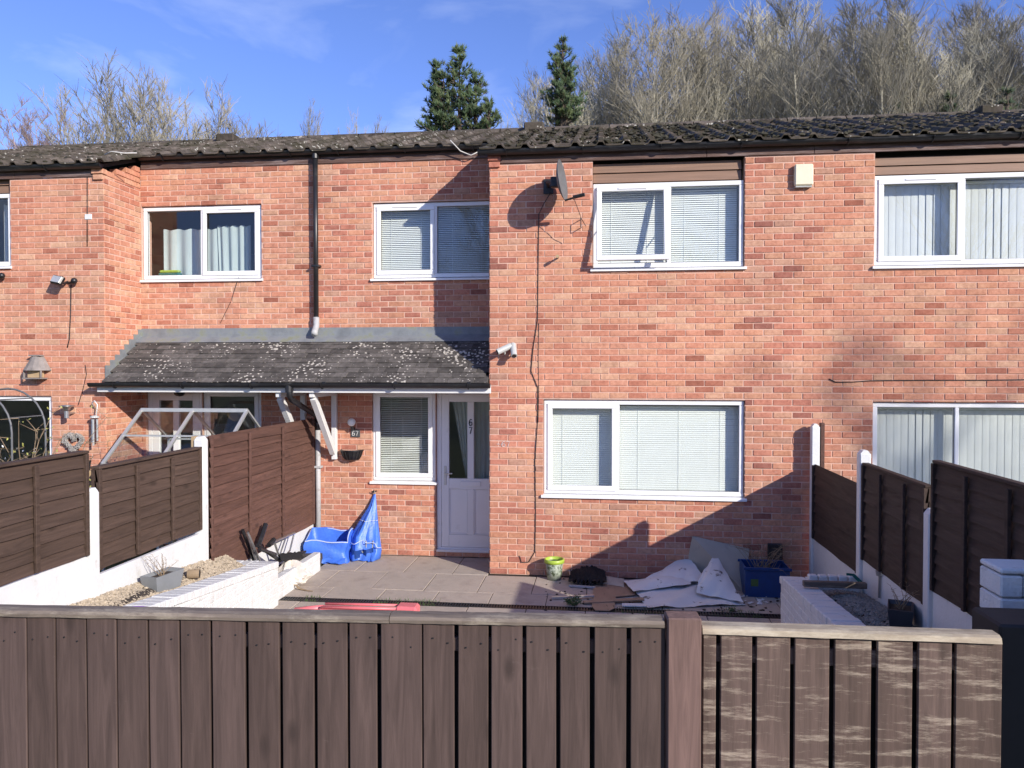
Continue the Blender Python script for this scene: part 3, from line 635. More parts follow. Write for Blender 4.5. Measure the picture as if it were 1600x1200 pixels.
# ---------------------------------------------------------------- windows
def frame_bars(m, x0, x1, z0, z1, y0, y1, t, c=0.006):
    m.cbox(x0, x1, y0, y1, z1 - t, z1, c); m.cbox(x0, x1, y0, y1, z0, z0 + t, c)
    m.cbox(x0, x0 + t, y0 + 0.001, y1, z0 + t, z1 - t, c); m.cbox(x1 - t, x1, y0 + 0.001, y1, z0 + t, z1 - t, c)
def window(h, w, yf, lights, sill=0.05, mat='upvc', deep=0.03, t=0.055, name='window', vent=True):
    """lights: list of (fraction from, fraction to, opening?)"""
    x0, x1, z0, z1 = w; y0 = yf + deep; y1 = y0 + 0.07
    x0 += 0.006; x1 -= 0.006; z1 -= 0.008
    zs = z0 + (0.045 if sill else 0.0)
    m = MB(); frame_bars(m, x0, x1, zs, z1, y0, y1, t)
    W = x1 - x0
    for (a, b, op) in lights[1:]: m.cbox(x0 + a*W - t*0.42, x0 + a*W + t*0.42, y0 + 0.001, y1, zs + t, z1 - t, 0.006)
    wd = m.build(name, MATS[mat], h.root)
    if sill: MB().prism([(y0 - sill - 0.02, z0), (y0 + 0.05, z0), (y0 + 0.05, zs - 0.002), (y0 - sill - 0.01, z0 + 0.030), (y0 - sill - 0.02, z0 + 0.022)], 'x', x0 - 0.03, x1 + 0.03).build('sill', MATS[mat], wd, recalc=True)
    for i, (a, b, op) in enumerate(lights):
        xa = x0 + a*W + (t if i == 0 else t*0.42) ; xb = x0 + b*W - (t if i == len(lights)-1 else t*0.42)
        za, zb = zs + t, z1 - t
        if op == 'closed':
            s = MB(); frame_bars(s, xa - 0.014, xb + 0.014, za - 0.014, zb + 0.014, y0 - 0.016, y0 - 0.001, 0.062); sash = s.build('sash', MATS[mat], wd)
            MB().box(xa + 0.04, xb - 0.04, y0 + 0.028, y0 + 0.034, za + 0.04, zb - 0.04).build('pane', MATS['pane_glass'], sash)
            g = MB(); frame_bars(g, xa + 0.042, xb - 0.042, za + 0.042, zb - 0.042, y0 + 0.012, y0 + 0.026, 0.005, 0.001); g.build('gasket', MATS['seal_grey'], sash)
            if vent: MB().cbox((xa+xb)/2 - 0.17, (xa+xb)/2 + 0.17, y0 - 0.026, y0 - 0.017, zb - 0.008, zb + 0.008, 0.003).build('trickle_vent', MATS[mat], sash)
        elif op == 'fixed':
            MB().box(xa - 0.01, xb + 0.01, y0 + 0.030, y0 + 0.036, za - 0.01, zb + 0.01).build('pane', MATS['pane_glass'], wd)
            g = MB(); frame_bars(g, xa, xb, za, zb, y0 + 0.014, y0 + 0.028, 0.004, 0.001); g.build('gasket', MATS['seal_grey'], wd)
        elif op == 'open':
            ang = R(-12); piv = Vector((0, y0 - 0.008, zb + 0.014)); Mx = Matrix.Translation(piv) @ Matrix.Rotation(ang, 4, 'X') @ Matrix.Translation(-piv)
            s = MB(); frame_bars(s, xa - 0.014, xb + 0.014, za - 0.014, zb + 0.014, y0 - 0.03, y0 - 0.002, 0.062); s.v = [Mx @ v for v in s.v]; sash = s.build('sash', MATS[mat], wd)
            p = MB().box(xa + 0.04, xb - 0.04, y0 - 0.018, y0 - 0.012, za + 0.04, zb - 0.04); p.v = [Mx @ v for v in p.v]; p.build('pane', MATS['pane_glass'], sash)
            v = MB().cbox((xa+xb)/2 - 0.17, (xa+xb)/2 + 0.17, y0 - 0.042, y0 - 0.031, zb - 0.03, zb - 0.01, 0.003); v.v = [Mx @ u for u in v.v]; v.build('trickle_vent', MATS[mat], sash)
            for xx in (xa, xb): MB().bar((xx, y0 + 0.02, za + 0.42), (xx, y0 - 0.085, za + 0.33), 0.012, 0.006).build('stay', MATS['galvanised'], sash)
    return wd
window(H67, W1, 0, [(0, 0.51, 'open'), (0.51, 1, 'fixed')])
window(H67, W2, 0, [(0, 0.375, 'closed'), (0.375, 1, 'fixed')], vent=False)
window(HR, W3, 0, [(0, 0.40, 'closed'), (0.40, 1, 'fixed')])
window(HR, W4, 0, [(0, 0.34, 'fixed'), (0.34, 1, 'fixed')])
window(H67, W5, RD, [(0, 0.51, 'closed'), (0.51, 1, 'fixed')])
window(H69, W6, RD, [(0, 0.5, 'fixed'), (0.5, 1, 'closed')])
window(H67, W7, RD, [(0, 1, 'closed')], vent=False)
window(H69, W10, RD, [(0, 1, 'closed')], vent=False)
window(H69, W8, 0, [(0, 0.5, 'fixed'), (0.5, 1, 'fixed')])
window(H69, W9, 0, [(0, 0.5, 'fixed'), (0.5, 1, 'fixed')], sill=0)
# ---------------------------------------------------------------- front doors
def digit_strokes(ch):
    return {'6': [[(0.9,0.95),(0.5,1.0),(0.15,0.75),(0.05,0.35),(0.2,0.05),(0.55,0.0),(0.9,0.15),(0.95,0.4),(0.7,0.58),(0.35,0.55),(0.1,0.4)]],
            '7': [[(0.05,1.0),(0.95,1.0),(0.6,0.5),(0.4,0.0)]], '-': [[(0.1,0.5),(0.8,0.5)]]}[ch]
def door(h, w, yf, name, num=False):
    x0, x1, z0, z1 = w; y0 = yf + 0.04; m = MB(); frame_bars(m, x0 + 0.004, x1, z0, z1 - 0.008, y0, y0 + 0.07, 0.06)
    d = m.build('front_door', MATS['upvc'], h.root)
    a, b, c, e = x0 + 0.066, x1 - 0.062, z0 + 0.062, z1 - 0.07
    mid = (a+b)/2; zr = c + 0.86
    l = MB(); yy0, yy1 = y0 + 0.004, y0 + 0.055; st = 0.105
    l.cbox(a, a + st, yy0, yy1, c, e, 0.005); l.cbox(b - st, b, yy0, yy1, c, e, 0.005)
    l.cbox(a + st, b - st, yy0 + 0.001, yy1, e - 0.10, e, 0.005); l.cbox(a + st, b - st, yy0 + 0.001, yy1, c, c + 0.17, 0.005); l.cbox(a + st, b - st, yy0 + 0.001, yy1, zr - 0.07, zr + 0.07, 0.005)
    l.cbox(mid - 0.045, mid + 0.045, yy0 + 0.002, yy1, c + 0.17, zr - 0.07, 0.005); l.cbox(mid - 0.045, mid + 0.045, yy0 + 0.002, yy1, zr + 0.07, e - 0.10, 0.005)
    lf = l.build('door_leaf', MATS['upvc'], d)
    for (p, q) in ((a + st, mid - 0.045), (mid + 0.045, b - st)):
        MB().box(p, q, y0 + 0.03, y0 + 0.036, zr + 0.07, e - 0.10).build('pane', MATS['pane_glass'], d)
        pp = MB(); pp.box(p, q, y0 + 0.022, y0 + 0.04, c + 0.17, zr - 0.07); pp.build('door_panel', MATS['upvc'], d)
        g = MB(); frame_bars(g, p + 0.003, q - 0.003, c + 0.173, zr - 0.073, y0 + 0.012, y0 + 0.022, 0.016, 0.007); g.build('panel_moulding', MATS['upvc'], d)
    MB().cbox(mid - 0.14, mid + 0.14, yy0 - 0.012, yy0 - 0.001, zr - 0.035, zr + 0.035, 0.006).build('letter_box', MATS['upvc'], d)
    hd = MB().cbox(a + 0.035, a + 0.07, yy0 - 0.012, yy0 - 0.001, zr - 0.02, zr + 0.24, 0.005); hd.tube([(a + 0.052, yy0 - 0.01, zr + 0.14), (a + 0.052, yy0 - 0.05, zr + 0.14), (a + 0.16, yy0 - 0.055, zr + 0.145)], 0.009, 8); hd.build('door_handle', MATS['aluminium'], d)
    MB().cbox(x0 + 0.004, x1, y0 - 0.05, y0 - 0.001, z0, z0 + 0.035, 0.006).build('threshold', MATS['upvc'], d)
    if num:
        for ch, zz in (('6', e - 0.42), ('7', e - 0.53)):
            q = MB()
            for stq in digit_strokes(ch): q.tube([(mid - 0.022 + 0.044*p, yy0 - 0.006, zz + 0.085*r_) for (p, r_) in stq], 0.0065, 6)
            q.build('door_number', MATS['dark_metal'], d)
    return d
door(H67, D67, RD, 'd67', True); door(H69, D69, RD, 'd69')
# ---------------------------------------------------------------- blinds and curtains
def venetian(x0, x1, z0, z1, y, label, tilt=58, pitch=0.0255, group='white venetian blinds in the windows of number 67'):
    t = thing('venetian_blind', ((x0+x1)/2, y, z0), label, 'blind')
    q = MB(); n = 3; wv = 0.0255; vs = []
    for k in range(n+1):
        s = (k/n - 0.5)*wv; c = 0.0025*(1 - (2*k/n - 1)**2)
        yy = s*math.cos(R(tilt)) - c*math.sin(R(tilt)); zz = s*math.sin(R(tilt)) + c*math.cos(R(tilt))
        vs += [(-(x1-x0)/2, yy, zz), ((x1-x0)/2, yy, zz)]
    me = bpy.data.meshes.new('slat'); me.from_pydata(vs, [], [(2*k, 2*k+1, 2*k+3, 2*k+2) for k in range(n)]); me.update()
    z = z0 + 0.03
    while z < z1 - 0.04:
        mesh_obj('slat', me, MATS['blind_white'], t, ((x0+x1)/2 , y, z), (random.uniform(-.03,.03), random.uniform(-.0012,.0012), 0)); z += pitch
    MB().cbox(x0, x1, y - 0.016, y + 0.016, z1 - 0.032, z1, 0.002).build('head_rail', MATS['blind_white'], t)
    MB().cbox(x0, x1, y - 0.011, y + 0.011, z0, z0 + 0.013, 0.002).build('bottom_rail', MATS['blind_white'], t)
    k = max(2, int((x1-x0)/0.45))
    for i in range(k): 
        xx = x0 + (x1-x0)*(i + 0.5)/k; MB().box(xx - 0.0015, xx + 0.0015, y - 0.015, y - 0.013, z0 + 0.01, z1 - 0.03).build('ladder_cord', MATS['blind_white'], t)
    return t
zi = 0.065
def vb(w, a, b, yf, label, **kw): W = w[1]-w[0]; return venetian(w[0] + a*W + 0.012, w[0] + b*W - 0.012, w[2] + 0.055, w[3] - 0.03, yf + 0.165, label, **kw)
vb(W1, 0.0, 0.50, 0, 'white venetian blind behind the open upstairs sash')
vb(W1, 0.50, 0.97, 0, 'white venetian blind behind the fixed upstairs pane beside the open sash')
vb(W2, 0.0, 0.375, 0, 'white venetian blind in the narrow light of the downstairs window', tilt=68)
vb(W2, 0.375, 1.0, 0, 'wide white venetian blind in the large downstairs pane', tilt=68)
vb(W5, 0.0, 0.51, RD, 'white venetian blind upstairs above the porch roof, left light', tilt=50)
vb(W5, 0.51, 1.0, RD, 'white venetian blind upstairs next to the projecting brick wall', tilt=40)
vb(W7, 0.0, 1.0, RD, 'white venetian blind half tilted beside the front door', tilt=28)
def vertical(x0, x1, z0, z1, y, label, angs, w=0.10):
    t = thing('vertical_blind', ((x0+x1)/2, y, z0), label, 'blind'); me = bpy.data.meshes.new('vane')
    hh = z1 - z0 - 0.04; q = MB().grid(lambda u, v: ((u-0.5)*w, -0.003*math.sin(math.pi*u), v*hh), 4, 1); me.from_pydata([tuple(v) for v in q.v], [], q.f); me.update()
    n = int((x1-x0)/0.082)
    for i in range(n): mesh_obj('vane', me, MATS['vane_cloth'], t, (x0 + (i + 0.5)*(x1-x0)/n, y, z0), (0, 0, R(angs(i) + random.uniform(-1.5, 1.5))))
    MB().cbox(x0, x1, y - 0.02, y + 0.02, z1 - 0.035, z1, 0.003).build('head_rail', MATS['blind_white'], t)
vertical(W3[0] + 0.06, W3[1] - 0.06, W3[2] + 0.08, W3[3] - 0.06, 0.19, 'pale vertical blind in the upstairs window of the right house', lambda i: 3 if i % 9 < 6 else 9, 0.094)
vertical(W4[0] + 0.06, W4[1] - 0.06, W4[2] + 0.07, W4[3] - 0.06, 0.19, 'pale vertical blind in the downstairs window behind the right fence', lambda i: 3 if i < 5 or i > 7 else 9, 0.094)
def curtain(x0, x1, z0, z1, y, label, mat='curtain_teal', waves=6, amp=0.03, lean=0.0):
    q = MB().grid(lambda u, v: (x0 + (x1-x0)*u + lean*(1-v)*(1-u), y + amp*math.sin(u*waves*2*math.pi + 0.6*math.sin(7*u)) * (0.6 + 0.4*(1-v)), z0 + (z1-z0)*v + (0.012*math.sin(u*waves*2*math.pi+1) if v > 0.99 else 0)), waves*8, 6)
    return tag(q.build('curtain', MATS[mat], smooth=True), label, 'curtain')
wd6 = W6[1] - W6[0]
curtain(W6[0] + 0.16, W6[0] + 0.56*wd6, W6[2] + 0.09, W6[3] - 0.28, RD + 0.28, 'grey-green curtain hanging in the left light of the upstairs left window', waves=4)
curtain(W6[0] + 0.56*wd6, W6[0] + 0.84*wd6, W6[2] + 0.09, W6[3] - 0.25, RD + 0.26, 'grey-green curtain gathered in the right light of the upstairs left window', waves=4, lean=0.03)
curtain(D67[0] + 0.19, D67[0] + 0.42, D67[2] + 1.0, D67[3] - 0.13, RD + 0.16, 'pulled-back net curtain behind the left glass of the front door', 'net_curtain', 4, 0.015, lean=0.19)
curtain(D67[0] + 0.45, D67[0] + 0.85, D67[2] + 0.9, D67[3] - 0.13, RD + 0.17, 'grey net curtain behind the right glass of the front door', 'net_curtain', 6, 0.015)
curtain(W8[1] - 0.30, W8[1] - 0.06, W8[2] + 0.08, W8[3] - 0.1, 0.25, 'pale curtain at the edge of the far left upstairs window', 'vane_cloth', 3)
q = MB(); p0 = W6[0] + 0.12
q.cbox(p0 + 0.04, p0 + 0.36, RD + 0.13, RD + 0.22, W6[2] + 0.105, W6[2] + 0.15, 0.01); 
tb = thing('storage_tub', (p0 + 0.2, RD + 0.17, W6[2] + 0.1), 'small teal and yellow tub on the upstairs window ledge', 'tub')
q.build('tub_body', MATS['teal_plastic'], tb); MB().cbox(p0 + 0.05, p0 + 0.35, RD + 0.135, RD + 0.215, W6[2] + 0.151, W6[2] + 0.19, 0.015).build('tub_lid', MATS['lime_plastic'], tb)

# ---------------------------------------------------------------- porch canopy between the two projecting walls
cz0, cz1 = 2.36, 2.985; cy0, cy1 = -0.10, RD - 0.01
can = thing('porch_canopy', ((XL+XC)/2, 0.35, 2.2), 'tiled lean-to porch roof with lichen, white fascia and black gutter', 'porch roof')
ang = math.atan2(cz1 - cz0, cy1 - cy0); sl = math.hypot(cz1 - cz0, cy1 - cy0)
MB().add([(XL+0.01, cy0+0.02, cz0-0.03), (XC-0.01, cy0+0.02, cz0-0.03), (XC-0.01, cy1, cz1-0.03), (XL+0.01, cy1, cz1-0.03), (XL+0.01, cy0+0.02, cz0-0.07), (XC-0.01, cy0+0.02, cz0-0.07), (XC-0.01, cy1, cz1-0.07), (XL+0.01, cy1, cz1-0.07)],
   [(0,1,2,3),(7,6,5,4),(0,4,5,1),(1,5,6,2),(2,6,7,3),(3,7,4,0)]).build('roof_deck', MATS['dark_gap'], can)
MB().box(XL + 0.01, XC - 0.01, cy0 + 0.06, cy1 - 0.02, cz0 - 0.12, cz0 - 0.105).build('soffit', MATS['white_paint'], can)
NR, NC = 10, 30; tw = (XC - XL - 0.02)/NC; g = sl/NR
q = MB().cbox(-tw/2 + 0.0015, tw/2 - 0.0015, 0, g*1.75, 0, 0.015, 0.003); cme = bpy.data.meshes.new('tile'); cme.from_pydata([tuple(v) for v in q.v], [], q.f)
for r in range(NR):
    for c in range(NC):
        off = tw/2 if r % 2 else 0
        x = XL + 0.01 + (c + 0.5)*tw + (off if c < NC-1 else 0) - (tw*0.25 if r % 2 else 0)
        y = cy0 + r*g*math.cos(ang); z = cz0 + r*g*math.sin(ang)
        mesh_obj('tile', cme, MATS['canopy_tile'], can, (min(x, XC - tw/2 - 0.008), y + random.uniform(-.004,.004), z + random.uniform(-.002,.003)), (ang - 0.125 + random.uniform(-.02,.02), random.uniform(-.012,.012), random.uniform(-.012,.012)))
fl = MB(); fl.box(XL + 0.01, XC - 0.01, RD - 0.02, RD - 0.007, cz1 - 0.02, cz1 + 0.115)
fl.add([(XL+0.01, RD-0.021, cz1+0.012), (XC-0.01, RD-0.021, cz1+0.012), (XC-0.01, RD-0.17, cz1-0.085), (XL+0.01, RD-0.17, cz1-0.085)], [(0,3,2,1)]); fl.build('flashing', MATS['lead'], can)
m = MB(); k = 0; yy = cy0 + 0.08
while yy < cy1 - 0.04:                                   # stepped flashing against the left projecting wall
    zb = cz0 + (yy - cy0)*math.tan(ang); m.box(XL + 0.008, XL + 0.016 + 0.001*(k % 2), yy, min(yy + 0.135, cy1), zb - 0.02, zb + 0.165); yy += 0.103; k += 1
m.build('stepped_flashing', MATS['lead'], can)
MB().cbox(XL - 0.05, XC + 0.03, cy0 - 0.005, cy0 + 0.018, cz0 - 0.125, cz0 - 0.015, 0.004).build('fascia', MATS['white_paint'], can)
gutter(can, XL - 0.11, XC + 0.03, cy0 - 0.062, cz0 - 0.005, 0.054)
def tubes(name, pts, r, mat, parent=None, n=10): return MB().tube(pts, r, n).build(name, MATS[mat], parent, smooth=True)
# gallows brackets
for xb in (-3.63, -4.07):
    br = MB(); zb = 1.30
    br.cbox(xb - 0.035, xb + 0.035, RD - 0.075, RD - 0.008, zb, cz0 - 0.13, 0.006); b = br.build('bracket', MATS['white_paint'], can)
    MB().bar((xb - 0.001, RD - 0.09, zb + 0.10), (xb - 0.001, cy0 + 0.10, cz0 - 0.19), 0.068, 0.085, up=(0, 0, 1)).build('strut', MATS['white_paint'], b)
    MB().cbox(xb - 0.034, xb + 0.034, cy0 + 0.03, RD - 0.08, cz0 - 0.185, cz0 - 0.125, 0.006).build('arm', MATS['white_paint'], b)
# downpipes
xd = onY(494, 400, RD - 0.06).x
dp = thing('downpipe', (xd, RD - 0.06, 3.1), 'black downpipe on the upper wall emptying onto the porch tiles', 'downpipe')
MB().tube([(xd, RD - 0.075, GZR - 0.03), (xd, RD - 0.07, 3.13)], 0.034, 12).build('pipe', MATS['black_plastic'], dp, smooth=True)
MB().tube([(xd, RD - 0.075, GZR - 0.02), (xd, RD - 0.075, GZR - 0.11)], 0.045, 12).build('outlet', MATS['black_plastic'], dp)
for zz in (3.92,): MB().cbox(xd - 0.055, xd + 0.055, RD - 0.11, RD - 0.006, zz, zz + 0.03, 0.004).build('pipe_clip', MATS['black_plastic'], dp)
MB().tube([(xd, RD - 0.07, 3.24), (xd, RD - 0.07, 3.12), (xd, RD - 0.13, 3.04), (xd + 0.01, RD - 0.17, 3.00)], 0.043, 12).build('shoe', MATS['grey_pipe'], dp, smooth=True)
x2 = onY(497, 760, RD - 0.06).x; xo = onY(455, 600, cy0).x
dp2 = thing('downpipe', (x2, RD - 0.06, 0), 'swan-necked porch downpipe, black elbow above a weathered grey pipe', 'downpipe')
MB().tube([(x2, RD - 0.055, 0.0), (x2, RD - 0.055, 1.80)], 0.035, 12).build('lower_pipe', MATS['grey_pipe'], dp2, smooth=True)
MB().tube([(xo, cy0 - 0.06, cz0 - 0.04), (xo, cy0 - 0.06, cz0 - 0.16), (xo + 0.01, cy0 - 0.02, cz0 - 0.21), (x2, RD - 0.11, 1.90), (x2, RD - 0.055, 1.82), (x2, RD - 0.055, 1.70)], 0.036, 12).build('swan_neck', MATS['black_plastic'], dp2, smooth=True)
MB().tube([(xo, cy0 - 0.062, cz0 + 0.0), (xo, cy0 - 0.062, cz0 - 0.12)], 0.05, 12).build('outlet', MATS['black_plastic'], dp2)
MB().cbox(x2 - 0.055, x2 + 0.055, RD - 0.1, RD - 0.006, 1.18, 1.21, 0.004).build('pipe_clip', MATS['grey_pipe'], dp2)
# ================================================================ fences
def lap_panel(X, side, ya, yb, z0, z1, mat, battens, label, group, toprail=True):
    """waney-lap panel in the plane x=X; side +1 faces +x, -1 faces -x"""
    t = thing('lap_fence', (X, (ya+yb)/2, z0), label, 'fence panel', group)
    nb = max(4, int(round((z1 - z0)/0.105))); bh = (z1 - z0 - 0.01)/nb; rnd = random.Random(int(ya*100) + 977)
    for k in range(nb):
        zb = z0 + k*bh; ns = 9; vs = []; ph = rnd.uniform(0, 6); am = rnd.uniform(0.002, 0.006)
        for i in range(ns+1):
            y = ya + (yb-ya)*i/ns; wv = am*math.sin(ph + i*1.3) + rnd.uniform(-.0025,.0025)
            for (d, z) in ((0.030, zb + wv), (0.008, zb + bh + 0.014), (0.0, zb + bh + 0.014), (0.010, zb + wv - 0.001)):
                vs.append((X + side*(d + 0.002*(k % 2)), y, z))
        fs = []
        for i in range(ns):
            for j in range(4): fs.append((i*4+j, i*4+(j+1) % 4, (i+1)*4+(j+1) % 4, (i+1)*4+j))
        fs += [(0,1,2,3), (ns*4+3, ns*4+2, ns*4+1, ns*4)]
        MB().add(vs, fs).build('board', MATS[mat], t, recalc=True)
    for y in battens: MB().cbox(X + side*0.033, X + side*0.056, y - 0.019, y + 0.019, z0 + 0.01, z1 - 0.03, 0.003).build('batten', MATS[mat], t)
    for y in (ya + 0.018, yb - 0.018): MB().cbox(X - side*0.03, X + side*0.045, y - 0.018, y + 0.018, z0, z1 - 0.006, 0.003).build('end_batten', MATS[mat], t)
    if toprail: MB().cbox(X - 0.036, X + 0.036 + 0.012*side, ya, yb, z1 - 0.004, z1 + 0.018, 0.004).build('top_rail', MATS[mat], t)
    return t
simple('rear_dark', (0.02,0.016,0.014), 0.8, 0.2)
def post(X, y, z1, label, w=0.10, mat='white_paint', group='white painted concrete fence posts', z0=0.0):
    m = MB().cbox(X - w/2, X + w/2, y - w/2, y + w/2, z0, z1 - 0.03, 0.008)
    m.add([(X-w/2+.006, y-w/2+.006, z1-0.031), (X+w/2-.006, y-w/2+.006, z1-0.031), (X+w/2-.006, y+w/2-.006, z1-0.031), (X-w/2+.006, y+w/2-.006, z1-0.031), (X-w/2+.03, y-w/2+.006, z1), (X+w/2-.03, y-w/2+.006, z1), (X+w/2-.03, y+w/2-.006, z1), (X-w/2+.03, y+w/2-.006, z1)],
          [(4,5,6,7),(0,1,5,4),(1,2,6,5),(2,3,7,6),(3,0,4,7)])
    return tag(m.build('fence_post', MATS[mat]), label, 'fence post')
def gravel_board(X, ya, yb, z0, z1, label):
    return tag(MB().cbox(X - 0.022, X + 0.022, ya, yb, z0, z1, 0.006).build('gravel_board', MATS['white_paint']), label, 'gravel board')
XF = -3.98
pY = lambda px, x: onX(px, 700, x).y
yA, yB, yC = pY(139, XF), pY(314, XF), pY(487, XF + 0.04)
lap_panel(XF, 1, yA - 1.72, yA - 0.06, 1.09, 1.885, 'lap_brown', (yA - 1.2, yA - 0.62), 'brown lap fence panel beyond the stub post, in front of the bird feeder', 'left')
lap_panel(XF, 1, yA + 0.06, yB - 0.06, 0.94, 1.745, 'lap_brown', (yA + 0.56, yA + 1.1), 'brown lap fence panel between two white posts below the greenhouse', 'left')
lap_panel(XF + 0.04, 1, yB + 0.06, yC, 0.42, 1.855, 'lap_red', (pY(385, XF + .04), pY(437, XF + .04)), 'taller reddish brown lap fence panel running up to the porch downpipe', 'left', toprail=False)
post(XF, yA, 1.60, 'short white post standing lower than the brown panels beside it'); post(XF, yB, 1.86, 'white post between the brown and the reddish brown fence panels')
MB_ = MB().cbox(XF - 0.09, XF - 0.052, yB - 0.03, yB + 0.05, 1.2, 1.86, 0.004); tag(MB_.build('timber_stub', MATS['raw_timber']), 'pale timber offcut fixed behind the white post by the greenhouse', 'timber')
gravel_board(XF, yA - 1.72, yA - 0.06, 0.55, 1.08, 'white gravel board under the brown panel beyond the stub post'); gravel_board(XF, yA + 0.06, yB - 0.06, 0.45, 0.90, 'white gravel board under the panel below the greenhouse')
gravel_board(XF + 0.04, yB + 0.06, yC, 0.0, 0.415, 'white gravel board under the reddish brown fence panel')
XG = 2.45
y1_, y2_, y3_ = -0.12, pY(1350, XG), pY(1459, XG)
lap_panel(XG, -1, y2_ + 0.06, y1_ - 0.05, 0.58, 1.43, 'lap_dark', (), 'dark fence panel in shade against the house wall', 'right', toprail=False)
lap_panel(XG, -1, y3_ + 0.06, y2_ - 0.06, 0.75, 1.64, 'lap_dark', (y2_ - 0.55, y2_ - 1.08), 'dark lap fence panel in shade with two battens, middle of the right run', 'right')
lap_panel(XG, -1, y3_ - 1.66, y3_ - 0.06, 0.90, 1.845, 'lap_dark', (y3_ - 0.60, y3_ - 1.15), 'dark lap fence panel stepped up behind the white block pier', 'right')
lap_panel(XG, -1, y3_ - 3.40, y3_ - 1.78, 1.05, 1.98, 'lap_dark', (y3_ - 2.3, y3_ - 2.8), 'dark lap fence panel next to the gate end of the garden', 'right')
post(XG, y1_, 1.90, 'tall slim white post against the house wall beside a brown timber', 0.09); post(XG, y2_, 1.77, 'white post with a weathered chamfered top between dark panels'); post(XG, y3_, 1.49, 'short white post beside the stepped-up dark panel'); post(XG, y3_ - 1.72, 1.9, 'white post at the gate end of the right fence')
tag(MB().cbox(XG + 0.055, XG + 0.10, y1_ - 0.04, y1_ + 0.03, 0, 1.91, 0.004).build('timber_post', MATS['lap_red']), 'thin brown timber post behind the slim white post at the wall', 'post')
for (a, b, z0, z1, l) in ((y2_ + .06, y1_ - .05, 0, 0.575, 'white gravel board under the dark panel at the house wall'), (y3_ + .06, y2_ - .06, 0.2, 0.745, 'white gravel board under the middle dark panel'), (y3_ - 1.66, y3_ - .06, 0.35, 0.895, 'white gravel board under the stepped-up dark panel'), (y3_ - 3.4, y3_ - 1.78, 0.4, 1.045, 'white gravel board at the gate end of the right fence')): gravel_board(XG, a, b, z0, z1, l)

# ---------------------------------------------------------------- white planter walls
def planter_wall(name_label, X0, X1, ya, yb, za, zb, cap=True):
    """painted wall running along y from ya (far) to yb (near), top rising from za to zb; X0..X1 its thickness"""
    t = thing('planter_wall', ((X0+X1)/2, (ya+yb)/2, 0), name_label, 'garden wall')
    top = lambda y: za + (zb - za)*(y - ya)/(yb - ya)
    cut = 0.07 if cap else 0.0
    MB().add([(X0+.006, yb, 0), (X1-.006, yb, 0), (X1-.006, ya, 0), (X0+.006, ya, 0), (X0+.006, yb, top(yb)-cut-.004), (X1-.006, yb, top(yb)-cut-.004), (X1-.006, ya, top(ya)-cut-.004), (X0+.006, ya, top(ya)-cut-.004)],
             [(0,3,2,1),(4,5,6,7),(0,1,5,4),(1,2,6,5),(2,3,7,6),(3,0,4,7)]).build('core', MATS['white_masonry'], t)
    z = 0; k = 0
    while z < max(za, zb) - cut:
        y = ya - (0.1125 if k % 2 else 0)
        while y > yb:
            a = max(y - 0.222, yb); b = min(y - 0.003, ya)
            tz = min(top(a), top(b)) - cut
            if b - a > 0.04 and tz > z + 0.015:
                MB().cbox(X0, X1, a, b, z + 0.002, min(z + 0.073, tz), 0.007).build('brick', MATS['white_masonry'], t)
            y -= 0.225
        z += 0.075; k += 1
    if cap:
        y = ya
        while y > yb + 0.02:
            a = max(y - 0.109, yb); j = random.uniform(-.003,.003)
            q = MB().cbox(X0 - 0.008 + j, X1 + 0.008 + j, a, y - 0.003, -0.07, 0, 0.007); q.v = [Vector((v.x, v.y, v.z + top(v.y) + j)) for v in q.v]
            q.build('coping_brick', MATS['white_masonry'], t); y -= 0.112
    return t
def cross_wall(t, x0, x1, ya, yb, z1):
    """short return wall of the same planter"""
    z = 0; k = 0
    while z < z1 - 0.08:
        x = x0 - (0.1125 if k % 2 else 0)
        while x < x1:
            a = max(x + 0.003, x0); b = min(x + 0.222, x1)
            if b - a > 0.04: MB().cbox(a, b, ya, yb, z + 0.002, z + 0.073, 0.007).build('brick', MATS['white_masonry'], t)
            x += 0.225
        z += 0.075; k += 1
    x = x0
    while x < x1 - 0.02:
        b = min(x + 0.109, x1); MB().cbox(x, b, ya - 0.006, yb + 0.006, z + 0.004, z1 + random.uniform(-.004,.004), 0.007).build('coping_brick', MATS['white_masonry'], t); x += 0.112
    return t
pl = planter_wall('tall sunlit white painted brick planter wall on the left', -3.64, -3.44, -1.52, -4.6, 0.475, 0.79)
cross_wall(pl, -3.93, -3.65, -1.72, -1.53, 0.475)
planter_wall('low grubby white painted kerb wall beside the blue tote bags', -3.60, -3.51, -0.10, -1.45, 0.235, 0.245, cap=False)
pr = planter_wall('shaded white painted brick planter wall on the right', 1.72, 1.93, -1.70, -4.4, 0.53, 0.71)
cross_wall(pr, 1.945, 2.40, -1.92, -1.71, 0.53)
